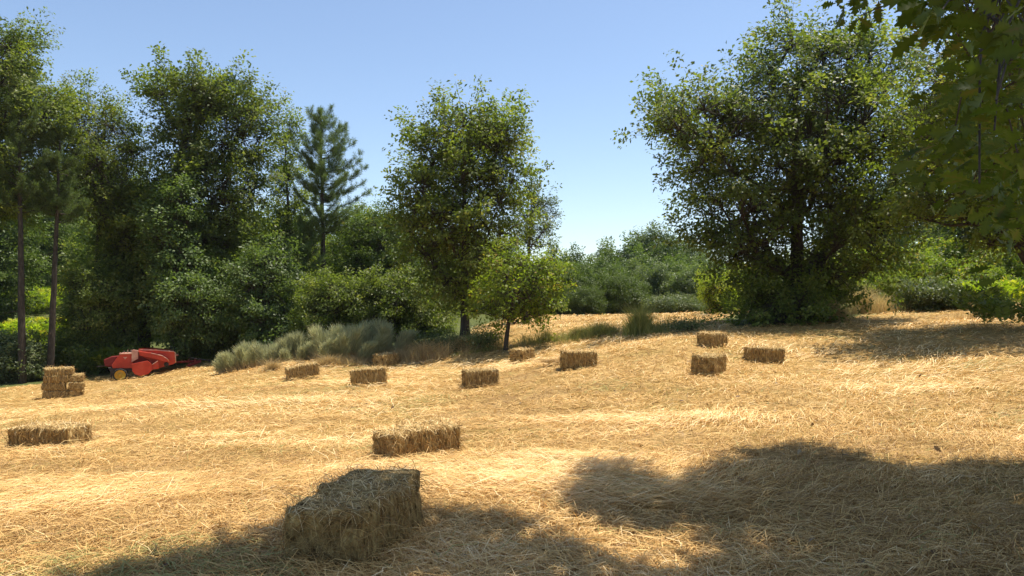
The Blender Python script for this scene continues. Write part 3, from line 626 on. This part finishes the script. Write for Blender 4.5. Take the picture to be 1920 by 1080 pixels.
tree('oak_tree', 'tall oak cut off by the left edge of the picture, highest at the left', 'oak tree', base_px(-60, 32),
     R_([(28, -150, 62), (60, -185, 85), (110, -205, 72), (150, -220, 100), (200, -230, 125), (260, -230, 115), (330, -240, 85), (400, -240, 50)], 32), M['oak'], 109, 1.8, 28, 16, .14, .55, .33, .3, limbs=9)
pine('pine_tree', 'straight pine trunk nearest the left edge with a light green crown', base_px(42, 31), R_([(165, 20, 58), (210, 0, 85), (260, -22, 92), (320, -22, 85), (380, -5, 90)], 31), 111, .16, -.15, 10, dens=1.0)
pine('pine_tree', 'leaning pine trunk second from the left edge, in front of the ferns', base_px(94, 32), R_([(235, 95, 130), (280, 75, 150), (340, 70, 155), (400, 80, 150)], 32), 112, .15, .45, 9)
pine('pine_tree', 'slender tall pine standing clear against the sky behind the broom', base_px(607, 37), R_([(200, 588, 610), (222, 574, 634), (258, 564, 656), (300, 562, 672), (350, 562, 690), (390, 566, 688), (428, 574, 655)], 37), 113, .17, -.15, 17)
pine('pine_tree', 'young pine with soft foliage low behind the slender pine', base_px(570, 36), R_([(412, 570, 585), (440, 550, 605), (475, 538, 612), (520, 535, 612), (560, 540, 610)], 36), 114, .08, 0, 11)
tree('chestnut_tree', 'light-leaved chestnut in front of the big dark oak, above the baler', 'chestnut tree', base_px(322, 34),
     R_([(343, 302, 352), (380, 277, 372), (430, 267, 376), (480, 272, 372), (540, 285, 430), (600, 300, 440), (640, 320, 430)], 34), M['chestnut'], 121, 1.1, 22, 13, .15, .5, .32, .12)
tree('chestnut_tree', 'light-leaved chestnut behind the smaller left broom bush', 'chestnut tree', base_px(485, 34),
     R_([(455, 462, 538), (490, 442, 555), (540, 430, 560), (600, 430, 570), (640, 440, 562)], 34), M['chestnut'], 122, 1.1, 20, 13, .15, .5, .32, .12)
tree('oak_tree', 'low shady oak hanging over the rear of the baler', 'oak tree', base_px(205, 34.5),
     R_([(500, 155, 230), (530, 132, 252), (580, 125, 262), (620, 130, 250), (648, 140, 250)], 34.5), M['oak'], 123, 1.0, 24, 14, .13, .55, .3, .14)
tree('broadleaf_tree', 'round bushy green tree left of the middle oak', 'tree', base_px(722, 40),
     R_([(385, 690, 735), (410, 652, 762), (450, 640, 778), (500, 640, 792), (560, 650, 802), (605, 660, 812)], 40), M['hedge'], 124, 1.35, 28, 15, .14, .55, .33, .17)
tree('broadleaf_tree', 'soft green tree directly right of the slender pine trunk', 'tree', base_px(650, 45),
     R_([(390, 640, 690), (440, 615, 690), (500, 600, 692), (580, 600, 690), (610, 610, 690)], 45), M['bright'], 125, 1.4, 24, 14, .15, .55, .35, .15)
tree('shrub', 'dark green shrub in the shade beneath the round bushy tree', 'shrub', base_px(745, 33), R_([(510, 700, 800), (550, 680, 830), (600, 670, 850), (632, 670, 850)], 33), M['oak'], 126, 1.0, 26, 14, .12, .55, .3, .06)
tree('shrub', 'dark green shrub right behind the broom and the slender pine', 'shrub', base_px(630, 33), R_([(510, 590, 680), (550, 570, 700), (600, 560, 710), (632, 560, 710)], 33), M['oak'], 127, 1.0, 26, 14, .12, .55, .3, .06)
tree('shrub', 'dark undergrowth shrub behind the drawbar of the baler', 'shrub', base_px(395, 35.5), R_([(590, 360, 440), (620, 345, 455), (650, 345, 455), (668, 350, 450)], 35.5), M['oak'], 128, .8, 24, 14, .12, .55, .28, .05)
tree('shrub', 'dark leafy shrub at the foot of the largest oak, left of the dry broom', 'shrub', base_px(1455, 25), R_([(515, 1430, 1500), (555, 1395, 1535), (590, 1375, 1560), (618, 1385, 1550)], 25), M['oak'], 129, 1.05, 17, 13, .12, .55, .28, .05)
tree('shrub', 'yellow-green rounded shrub left of the largest oak', 'shrub', base_px(1346, 34.5), R_([(515, 1325, 1365), (535, 1310, 1382), (565, 1308, 1388), (592, 1318, 1375)], 34.5), M['fern'], 130, .75, 30, 15, .08, .3, .22, .05)

# hedge behind the second field: one shrub of each kind, then copies
def shrub(name, label, u, top, w, d, mat, seed, leaf=.13, sp=1.0, group=None, cat='shrub', lw=.55, dens=26):
    b = base_px(u, d); h = CAMZ+(HZ-top)/F*d-b[2]
    return tree(name, label, cat, b, dome(b, w/F*d, h), M[mat], seed, sp, dens, 13, leaf, lw, .3, .05, group=group, twigs=False)
HG = 'shrubs in the hedge behind the far field'
h1 = shrub('hedge_shrub', 'mid green hedge shrub just right of the cherry tree', 1085, 500, 120, 50, 'hedge', 140, group=HG)
h2 = shrub('hedge_shrub', 'dark feathery hedge shrub, widest in the gap between the oaks', 1160, 512, 105, 49, 'hedge', 141, .12, .9, HG, lw=.3, dens=34)
h3 = shrub('hedge_shrub', 'rounded hedge shrub right of the dark feathery one', 1232, 500, 75, 51, 'grey', 142, group=HG)
def cp(src, u, d, rz, s, label, group=HG, sz=None):
    x = (u-960)/F*d; copy_tree(src, (x, d, gz(x, d)), rz, (s, s, sz or s), label, group)
cp(h3, 1288, 50, 1.0, .95, 'dull grey-green hedge shrub beside the yellow-green shrub')
cp(h1, 1040, 52, 2.0, 1.05, 'hedge shrub half hidden behind the cherry tree')
cp(h1, 1120, 56, 4.0, 1.15, 'hedge shrub rising behind the dark feathery one')
cp(h3, 1195, 57, 3.0, 1.15, 'pale hedge shrub seen over the dark feathery one')
cp(h1, 1262, 58, .7, 1.1, 'hedge shrub seen over the rounded one')
cp(h2, 1005, 50, 1.4, 1.0, 'dark hedge shrub deepest behind the cherry tree trunk')
cp(h2, 1095, 47, 2.2, .72, 'low dark hedge shrub at the left end of the gap')
cp(h1, 1330, 55, 3.4, 1.1, 'hedge shrub behind the yellow-green shrub')
br = shrub('bramble_patch', 'low bramble thicket at the right end of the far field', 1265, 556, 120, 46, 'bramble', 143, .10, .7, None, 'brambles')
# far trees
FG = 'distant trees beyond the hedge'
def far(name, label, u, top, w, d, mat, seed):
    b = base_px(u, d); h = CAMZ+(HZ-top)/F*d-b[2]; W = w/F*d
    return tree(name, label, 'tree', b, [(b[2]+h*t, b[0]-W/2*s, b[0]+W/2*s) for t, s in ((.1, .6), (.35, 1), (.6, .95), (.8, .7), (1, .25))], M[mat], seed, 2.1, 24, 12, .3, .6, .65, .3, group=FG, twigs=False)
f1 = far('distant_tree', 'tallest distant pale tree left of the largest oak', 1222, 421, 85, 90, 'grey', 150)
f2 = far('distant_tree', 'dark distant tree at the left of the far group', 1132, 447, 45, 88, 'oak', 151)
f3 = far('distant_tree', 'round green distant tree in the middle of the far group', 1178, 447, 65, 86, 'hedge', 152)
cp(f3, 1255, 84, 2, 1.0, 'distant tree right beside the tallest pale one', FG)
cp(f3, 1075, 86, 1, .82, 'distant tree peeping over the hedge right of the middle oak', FG)
cp(f3, 1140, 76, 3, .72, 'lower distant tree in front of the dark one', FG)
cp(f1, 1290, 92, 2.5, .85, 'distant pale tree half behind the largest oak', FG)
cp(f3, 1200, 72, 4, .68, 'lower distant tree in front of the tallest pale one', FG)
cp(f3, 1040, 80, 5, .8, 'distant tree behind the thin pale-leaved tree', FG)
# the wood behind, tree by tree
WG = 'trees deeper in the wood'
w1 = tree('woodland_tree', 'woodland tree deep behind the big oak', 'tree', base_px(330, 50), R_([(400, 300, 360), (450, 260, 400), (520, 240, 420), (590, 240, 420), (640, 250, 410)], 50), M['oak'], 160, 1.8, 24, 13, .2, .55, .45, .18, group=WG, twigs=False)
w2 = tree('woodland_tree', 'lighter woodland tree seen between the two pine trunks', 'tree', base_px(75, 62), R_([(330, 40, 110), (400, 0, 150), (470, -10, 160), (540, 0, 150), (570, 20, 130)], 62), M['hedge'], 161, 1.8, 22, 13, .2, .55, .45, .18, group=WG, twigs=False)
for i, (src, u, d_, rz, s, lab) in enumerate([
    (w1, 430, 49, 1, 1.0, 'woodland tree behind the light chestnuts'), (w1, 520, 52, 2, 1.05, 'woodland tree behind the narrow dark tree'), (w1, 690, 54, 3, 1.0, 'woodland tree behind the round bushy tree'),
    (w1, 790, 52, 4, .95, 'woodland tree behind the left side of the middle oak'), (w1, 240, 53, 5, 1.1, 'woodland tree behind the low shady oak'), (w2, -60, 50, 2, 1.1, 'woodland tree at the left edge behind the first pine'),
    (w2, 175, 72, 1, .95, 'sunlit tree on the slope seen right of the leaning pine'), (w2, 120, 80, 3, 1.0, 'sunlit slope tree between the leaning pine and the oak'), (w2, 20, 78, 4, 1.1, 'slope tree behind the first pine trunk'), (w1, 870, 55, .5, .8, 'woodland tree behind the middle oak trunk'),
    (w2, 230, 95, 5, 1.3, 'slope tree farthest up the hill'), (w2, 160, 104, .5, 1.3, 'slope tree at the hill top by the leaning pine'), (w1, 930, 58, 1.5, .75, 'woodland tree behind the cherry tree'), (w1, 600, 50, 5.5, .8, 'woodland tree behind the slender pine')]):
    cp(src, u, d_, rz, s, lab, WG)
# right: light growth behind the largest oak
RG = 'green growth beyond the largest oak'
r1 = shrub('sapling', 'bright green sapling right of the largest oak', 1700, 470, 110, 36, 'bright', 170, .15, 1.0, RG, 'sapling')
r2 = shrub('sapling', 'light green chestnut sapling in the middle of the right-hand growth', 1790, 488, 110, 33, 'bright', 171, .16, .9, RG, 'sapling', .42)
for src, u, d_, rz, s, lab in [(r1, 1870, 36, 1, 1.0, 'bright green sapling at the right edge under the branches'), (r1, 1600, 42, 2, 1.2, 'bright sapling seen through the lower branches of the largest oak'), (r1, 1420, 44, 3, 1.2, 'sapling seen through the left of the largest oak'),
    (r2, 1660, 33, 2, .8, 'low chestnut sapling beside the dry yellow shrubs'), (r2, 1850, 31, 4, .75, 'low chestnut sapling near the yellow ferns'), (r1, 1520, 46, 5, 1.3, 'sapling straight behind the trunk of the largest oak'), (r1, 1780, 42, .4, 1.25, 'taller sapling behind the chestnut sapling'), (r1, 1950, 40, 3.3, 1.3, 'taller sapling just at the right edge')]:
    cp(src, u, d_, rz, s, lab, RG)
for src, u, d_, rz, s, lab in [(w1, 1860, 44, 1, 1.0, 'dark tree under the overhanging branches at the right edge'), (w1, 1960, 40, 2, 1.15, 'dark tree just beyond the right edge'), (w2, 1700, 58, 3, .9, 'tree far behind the largest oak, right of its trunk'), (w2, 1600, 62, 4, .8, 'tree far behind the largest oak, near its trunk')]:
    cp(src, u, d_, rz, s, lab, 'background trees at the right')
shrub('bramble_patch', 'grey-green bramble thicket left of the yellow ferns', 1745, 528, 130, 29.5, 'bramble', 173, .11, .7, None, 'brambles')
shrub('bramble_patch', 'small twiggy bramble left of the pale-topped bale', 1290, 598, 60, 23.6, 'bramble', 174, .06, .4, None, 'brambles', dens=10)
shrub('bramble_patch', 'little dark bramble between the middle oak and the cherry tree', 902, 618, 48, 25.6, 'bramble', 175, .06, .35, None, 'brambles', dens=10)
shrub('bramble_patch', 'low tangled bramble at the left foot of the middle oak', 825, 630, 90, 26.5, 'bramble', 176, .06, .42, None, 'brambles', dens=9)
shrub('bramble_patch', 'weedy thicket on the bank left of the first pine', 20, 625, 130, 32, 'bramble', 177, .12, .8, None, 'brambles')
shrub('shrub', 'leafy shrub behind the baler wheel', 165, 600, 110, 34, 'hedge', 178, .12, .8, None, 'shrub')

# broom: wispy grey-green bushes; dry grass; reeds; ferns
def tuft(name, label, cat, u, d, wu, hmin, hmax, n, w, mat, seed, spread=.35, arch=.3, rndf=None, dy=.6, group=None):
    rng = np.random.default_rng(seed); b = base_px(u, d); W = wu/F*d/2
    a = rng.uniform(0, 2*PI, n); r = np.abs(rng.normal(0, .52, n)); x = b[0]+W*r*np.cos(a); y = d+W*dy*r*np.sin(a)
    cl_ = n2(x*2.6, y*2.6, seed); k = rng.random(n) < .15+1.3*sstep(.32, .68, cl_); x, y, r, cl_ = x[k], y[k], r[k], cl_[k]; n = len(x)
    pts = np.stack([x, y, ground(x, y)-.03], 1)-np.array(b); hs = np.clip(1.15-.5*r, .25, 1.2)*(.55+.9*sstep(.25, .8, cl_))
    o = blades(name, pts, rng, hmin, hmax, w, M[mat], spread, arch, rng.uniform(.3, 1, n) if rndf is None else rndf(rng, n), hs=hs)
    o.location = b; return tag(o, label, cat, group)
BG = 'broom bushes along the wood edge'
def broom(label, u, d, wu, h, seed, n=9000):
    rng = np.random.default_rng(seed); b = base_px(u, d); W = wu/F*d/2; root = empty('broom_bush', b); tag(root, label, 'broom bush', BG)
    nc = max(10, int(W*W*11)); a = rng.uniform(0, 6.28, nc); r = rng.uniform(0, 1, nc)**.6; cx = W*r*np.cos(a); cy_ = W*.6*r*np.sin(a); hh = h*(1-.35*r**2)*rng.uniform(.62, 1.1, nc)
    i = rng.integers(0, nc, n); f = rng.uniform(0, 1, n)**.8
    ang = rng.uniform(0, 6.28, n); sp = rng.uniform(0, 1, n)
    bx = cx[i]+.10*np.cos(ang)*sp; by = cy_[i]+.10*np.sin(ang)*sp
    z0 = f*hh[i]*.72; lx_ = (cx*.35/W)[i]*f**1.5*hh[i]; ly_ = (cy_*.35/W)[i]*f**1.5*hh[i]; px = bx+.17*np.cos(ang)*sp*(1.2-f)+lx_; py = by+.17*np.sin(ang)*sp*(1.2-f)+ly_
    pts = np.stack([px, py, z0+ground(px+b[0], py+b[1])-b[2]-.02], 1); l = hh[i]*rng.uniform(.18, .36, n)
    dv = unit(np.stack([np.cos(ang)*sp*.5+rng.normal(0, .28, n)+cx[i]*.4, np.sin(ang)*sp*.5+rng.normal(0, .28, n)+cy_[i]*.4, np.ones(n)], 1)); s = unit(np.cross(dv, rng.normal(0, 1, (n, 3))))*.009
    p1 = pts+dv*(l*.5)[:, None]; p2 = pts+dv*l[:, None]+np.array([0, 0, -.03])
    V = np.stack([pts-s, pts+s, p1-s*.8, p1+s*.8, p2-s*.2, p2+s*.2], 1).reshape(-1, 3); q = np.array([0, 1, 3, 2, 2, 3, 5, 4])
    rv = np.clip(.05+.95*sstep(.05, .5, f)*rng.uniform(.55, 1, n), 0, 1)
    mesh_np('crown', V, (np.arange(n)[:, None]*6+q).ravel(), np.arange(2*n)*4, M['broom'], root, {'rnd': np.repeat(rv, 6)})
    mb = MB()
    for j in range(nc): mb.tube(np.array([(cx[j]*.8, cy_[j]*.8, -.05), (cx[j]*.95, cy_[j]*.95, hh[j]*.3), (cx[j], cy_[j], hh[j]*.8)]), [.016, .012, .005], 5, False)
    mb.build('stem', M['bark'], root)
broom('shorter grey-green broom bush, leftmost, near the baler drawbar', 478, 28, 135, 1.2, 201, 12000)
broom('grey-green broom bush behind the sloping bale', 568, 27, 135, 1.4, 202, 14000)
broom('largest grey-green broom bush, in the middle of the thicket', 640, 26, 150, 1.5, 203, 17000)
broom('grey-green broom bush at the right end, behind the small bale', 712, 26.3, 110, 1.45, 204, 12000)
dry = lambda rng, n: rng.uniform(.0, .8, n)
TG = 'tufts of dry grass'
tuft('dry_grass_tuft', 'dry grass at the foot of the largest broom bush', 'dry grass', 620, 24.6, 170, .15, .45, 1500, .012, 'drygrass', 211, .7, .6, dry, .25, TG)
tuft('dry_grass_tuft', 'tall dry grass between the broom and the middle oak', 'dry grass', 775, 25.4, 230, .3, .75, 7000, .012, 'drygrass', 212, .6, .5, dry, .35, TG)
tuft('dry_grass_tuft', 'dry grass around the foot of the middle oak', 'dry grass', 880, 26.2, 130, .2, .5, 2000, .011, 'drygrass', 213, .6, .5, dry, .3, TG)
tuft('dry_grass_tuft', 'dry grass below the left broom bush and drawbar', 'dry grass', 455, 29.5, 150, .2, .55, 2200, .013, 'drygrass', 214, .6, .5, dry, .25, TG)
tuft('dry_grass_tuft', 'pale dry grass clump right of the largest oak trunk', 'dry grass', 1620, 29, 120, .5, 1.15, 5000, .013, 'drygrass', 215, .35, .4, lambda r, n: r.uniform(.2, 1, n), .4, TG)
tuft('dry_grass_tuft', 'yellow dry grass clump farther right of the largest oak', 'dry grass', 1690, 31, 80, .5, 1.0, 3000, .013, 'greengrass', 216, .35, .4, None, .4, TG)
tuft('dry_grass_tuft', 'brown dry broom at the shaded foot of the largest oak', 'dry grass', 1540, 25.2, 110, .4, .8, 4500, .012, 'drygrass', 217, .5, .5, lambda r, n: r.uniform(0, .5, n), .4, TG)
tuft('dry_grass_tuft', 'small dry weeds by the loose hay left of the sloping bale', 'dry grass', 515, 24.5, 60, .2, .5, 500, .012, 'drygrass', 218, .8, .6, dry, .4, TG)
tuft('dry_grass_tuft', 'orange-tan dead grass on the right edge before the yellow ferns', 'dry grass', 1845, 24, 110, .3, .75, 3500, .012, 'drygrass', 219, .5, .5, lambda r, n: r.uniform(.0, .5, n), .4, TG)
tuft('rush_clump', 'upright clump of green rushes with brown tips before the far field', 'rushes', 1204, 23.8, 115, .35, .85, 1500, .016, 'greengrass', 221, .4, .35, lambda r, n: r.uniform(.1, .9, n), .7)
tuft('grass_strip', 'strip of long green grass between the cherry tree and the rushes', 'grass', 1085, 25.4, 260, .2, .6, 8000, .010, 'greengrass', 222, .6, .6, None, .35)
tuft('grass_strip', 'greenish grass edge in front of the middle oak', 'grass', 850, 25.3, 220, .08, .25, 2500, .010, 'greengrass', 223, .6, .6, None, .15)
tuft('grass_strip', 'weedy green grass edge behind the baler drawbar', 'grass', 400, 33.5, 120, .15, .5, 2000, .013, 'greengrass', 224, .6, .6, None, .2)

def fern_plant(root_name, label, u, d, n, h, seed, mat='fern', wu=60, group=None, cat='fern'):
    rng = np.random.default_rng(seed); b = base_px(u, d); W = wu/F*d/2; cs = []; ns = []; ds = []; ls = []; rs = []
    for i in range(n):
        a = rng.uniform(0, 6.28); r = W*rng.uniform(0, 1)**.5; x, y = r*math.cos(a), r*.8*math.sin(a); z = gz(b[0]+x, b[1]+y)-b[2]
        az = rng.uniform(0, 6.28); H = h*rng.uniform(.45, 1.25); o_ = np.array([math.cos(az), math.sin(az), 0]); t = np.linspace(.3, 1, 13); bend = rng.uniform(.35, 1.0)
        pts = np.array([x, y, z])+np.outer(t**1.4*bend*H, o_)+np.outer(np.sin(t*(1.45+.6*bend))*H*.95, [0, 0, 1]); tg = unit(np.gradient(pts, axis=0)); sd = np.cross(tg, [0, 0, 1]); sd = unit(sd)
        q = rng.uniform(0, 1)
        for s in (-1, 1):
            cs.append(pts); ds.append(sd*s+tg*.5); ns.append(np.cross(sd, tg)*-1+rng.normal(0, .35, pts.shape)+rng.normal(0, .3, 3)); ls.append(.34*H*np.sin((1-t)*2.2+.25)); rs.append(np.full(13, q))
    o = leaf_obj(root_name, np.concatenate(cs), np.concatenate(ns), np.concatenate(ds), np.concatenate(ls), np.concatenate(ls)*.24, np.concatenate(rs), M[mat]); o.location = b
    return tag(o, label, cat, group)
FE = 'bracken ferns'
fern_plant('bracken', 'sunlit yellow-green bracken between the two left pine trunks', 75, 46, 260, 1.1, 231, wu=120, group=FE)
fern_plant('bracken', 'sunlit yellow-green bracken right of the leaning pine', 135, 47, 200, 1.1, 232, wu=90, group=FE)
fern_plant('bracken', 'yellow-green bracken up the bank behind the first pine trunk', 40, 55, 260, 1.2, 240, wu=120, group=FE)
fern_plant('bracken', 'highest yellow-green bracken on the bank, left of the leaning pine', 95, 58, 300, 1.2, 241, wu=140, group=FE)
fern_plant('bracken', 'bracken lower on the bank by the foot of the leaning pine', 75, 38, 160, 1.0, 233, wu=90, group=FE)
fern_plant('bracken', 'green bracken behind the baler wheel', 205, 33.2, 60, 1.0, 234, 'bright', 70, FE)
fern_plant('bracken', 'yellow bracken at the right edge of the picture', 1880, 28, 120, .9, 235, wu=110, group=FE)
fern_plant('bracken', 'light green bracken under the saplings at the right', 1800, 30, 120, .9, 236, 'bright', 130, FE)
fern_plant('bracken', 'dark bracken fronds arching at the right edge of the field', 1835, 20, 14, 1.0, 237, 'oak', 60, FE)
fern_plant('bracken', 'dark arching bracken at the very right edge, in shade', 1905, 19, 40, .75, 238, 'oak', 110, FE)
fern_plant('bracken', 'dark bracken clump between the two dark ones at the right edge', 1870, 21, 22, .7, 239, 'hedge', 60, FE)

# ------------------------------------------------------------------ the near oak overhanging the camera
rng = np.random.default_rng(300)
TB = np.array([5.6, 2.2, 0.]); TB[2] = gz(TB[0], TB[1])
edge_px = [(1990, 868), (1920, 868), (1850, 862), (1800, 878), (1740, 888), (1690, 882), (1640, 868), (1580, 850), (1500, 836), (1440, 848), (1390, 848), (1330, 882), (1290, 905), (1262, 925), (1222, 925), (1218, 892), (1180, 880), (1100, 882), (1085, 920), (1064, 945),
           (1100, 975), (1180, 990), (1290, 1000), (1325, 1030), (1300, 1075), (1180, 1085), (1130, 1060), (1060, 1010), (1000, 978), (940, 962), (880, 952), (800, 955), (720, 985), (640, 1025), (560, 1030), (430, 1040), (340, 1062), (230, 1085), (120, 1100)]
poly = [hit(u, v) for u, v in edge_px]; poly = [(7.5, poly[0][1]+.3)]+[tuple(q) for q in poly]+[(-2.0, 3.3), (0, 2.8), (3, 2.3), (7.5, 2.0)]
btop = [(-1.75, 3.95), (-.62, 3.95), (-.33, 4.95), (-.50, 5.45), (-1.25, 5.45)]                   # the shaded bale's top throws in too
btop = [(x-.18, y-.12) for x, y in btop]
N = 6300; gx = rng.uniform(-3, 7.5, N); gy = rng.uniform(-1.5, 9.5, N)
k = inpoly(gx, gy, poly) | inpoly(gx, gy, btop)
gx, gy = gx[k], gy[k]; lo = np.maximum(6.0, (1.6+.35+.415*np.maximum(gy, 0))/(1-.415*SUN[1]/SUN[2])+.2); H_ = lo+rng.uniform(0, 2.2, len(gx))
t = H_/SUN[2]; cl = np.stack([gx+SUN[0]*t, gy+SUN[1]*t, H_+ground(gx, gy)], 1)
def proj(p):
    dd = np.maximum(p[:, 1], .05); return 960+p[:, 0]/dd*F, HZ-(p[:, 2]-CAMZ)/dd*F
u_, v_ = proj(cl); m_ = 70/np.maximum(cl[:, 1], .5)*6
vis = (cl[:, 1] > .2) & (v_ > -.34/np.maximum(cl[:, 1], .3)*F) & (u_ < 1720+.3/np.maximum(cl[:, 1], .3)*F)
cl = cl[~vis]
idx = np.repeat(np.arange(len(cl)), 15); off = unit(rng.normal(0, 1, (len(idx), 3)))*rng.uniform(.03, .20, (len(idx), 1))
cc = [cl[idx]+off]; nn = [np.array([0, 0, .8])+rng.normal(0, .5, off.shape)]; dd_ = [off+np.array([0, 0, -.25])+rng.normal(0, .15, off.shape)]; LL = [rng.uniform(.13, .2, len(idx))]
# branches that hang into the picture on the right
reg = [(1712, -30), (1940, -30), (1940, 470), (1905, 445), (1880, 405), (1850, 350), (1800, 335), (1738, 340), (1750, 300), (1800, 262), (1800, 215), (1790, 150), (1815, 110), (1775, 50), (1735, 30)]
ru = rng.uniform(1700, 1940, 4000); rv_ = rng.uniform(-20, 475, 4000); k = inpoly(ru, rv_, reg); ru, rv_ = ru[k], rv_[k]
twl = []
def hang(u, v, d0, d1, num, per, rad, lmin, lmax, out):
    dsel = rng.uniform(d0, d1, num); c = np.stack([(u[:num]-960)/F*dsel, dsel, CAMZ+(HZ-v[:num])/F*dsel], 1); twl.append(c)
    i = np.repeat(np.arange(num), per); of = unit(rng.normal(0, 1, (len(i), 3)))*rng.uniform(.02, rad, (len(i), 1))
    cc.append(c[i]+of); nn.append(np.array([0, -.15, .55])+rng.normal(0, .5, of.shape)); dd_.append(unit(of)*.6+np.array(out)+rng.normal(0, .25, of.shape)); LL.append(rng.uniform(lmin, lmax, len(i)))
hang(ru, rv_, 2.2, 3.4, 40, 6, .15, .075, .12, (-.8, -.1, -.35))
hang(ru[100:], rv_[100:], 3.6, 6.0, 45, 9, .24, .08, .13, (-.5, 0, -.35))
hang(ru[400:], rv_[400:], 5.5, 7.5, 60, 12, .32, .10, .15, (-.4, 0, -.2))
hang(np.array([1588., 1612, 1632, 1600]), np.array([14., 30, -5, -20]), 4.2, 4.5, 4, 8, .11, .08, .12, (0, 0, -.8))
hang(np.array([1735., 1748, 1770, 1745]), np.array([10., 40, 20, -10]), 3.0, 3.3, 4, 6, .08, .11, .15, (-.8, 0, -.35))
hp = np.concatenate(twl); hp = np.repeat(hp, 4, 0)+rng.normal(0, .3, (len(hp)*4, 3)); hp = hp+SUN*rng.uniform(1.2, 4.5, (len(hp), 1)); u_, v_ = proj(hp)  # unseen leaf clumps added sunward to keep the hanging branches in shade
hp = hp[(v_ < -300/np.maximum(hp[:, 1], .5)) | (u_ > 1790+300/np.maximum(hp[:, 1], .5))]; cl = np.concatenate([cl, hp])
i_ = np.repeat(np.arange(len(hp)), 11); of = unit(rng.normal(0, 1, (len(i_), 3)))*rng.uniform(.03, .26, (len(i_), 1))
cc.append(hp[i_]+of); nn.append(np.array([0, 0, .8])+rng.normal(0, .4, of.shape)); dd_.append(of+np.array([0, 0, -.2])); LL.append(rng.uniform(.12, .18, len(i_)))
root = empty('oak_tree', TB); tag(root, 'near oak whose large lobed leaves hang in from the right edge and shade the foreground', 'oak tree')
ccA = np.concatenate(cc)-TB
lobed_obj('crown', ccA, np.concatenate(nn), np.concatenate(dd_), np.concatenate(LL), np.clip(rng.normal(.45, .25, len(ccA)), 0, 1), M['near'], root)
mb = MB(); zs = np.linspace(-.3, 12.0, 12); tp = np.stack([.05*np.sin(zs), .08*np.cos(zs*.8), zs], 1); mb.tube(tp, np.linspace(.34, .07, 12), 10)
allc = np.concatenate([cl]+twl)-TB; kc, lab = kmeans(allc, 26, rng)
for i in range(len(kc)):
    tgt = kc[i]; hd = math.hypot(tgt[0], tgt[1]); z0 = np.clip(tgt[2]-.35*hd, 1.6, 11); a = np.array([0, 0, z0])
    lp = curve(a, tgt, 8, .25, .04*hd, rng); mb.tube(lp, np.linspace(.08, .008, 8), 6, False)
    for s in allc[lab == i][::3]:
        j = ((lp-s)**2).sum(1).argmin(); mb.tube(curve(lp[j], s, 4, .05, .04, rng), [.007, .0055, .004, .003], 4, False)
mb.build('trunk', M['bark'], root, smooth=True)

# ------------------------------------------------------------------ summer haze
m, nt, nd = new_mat('haze_air'); pv = nd('ShaderNodeVolumePrincipled'); pv.inputs['Color'].default_value = (.86, .92, 1, 1); pv.inputs['Density'].default_value = .00015; pv.inputs['Anisotropy'].default_value = .2
o = nd('ShaderNodeOutputMaterial'); nt.links.new(pv.outputs[0], o.inputs['Volume'])
mb = MB(); mb.box((0, 0, 14), (5200, 5200, 20.0)); hz = mb.build('haze', m); tag(hz, 'thin pale summer haze over the field and woods', 'haze', kind='stuff')
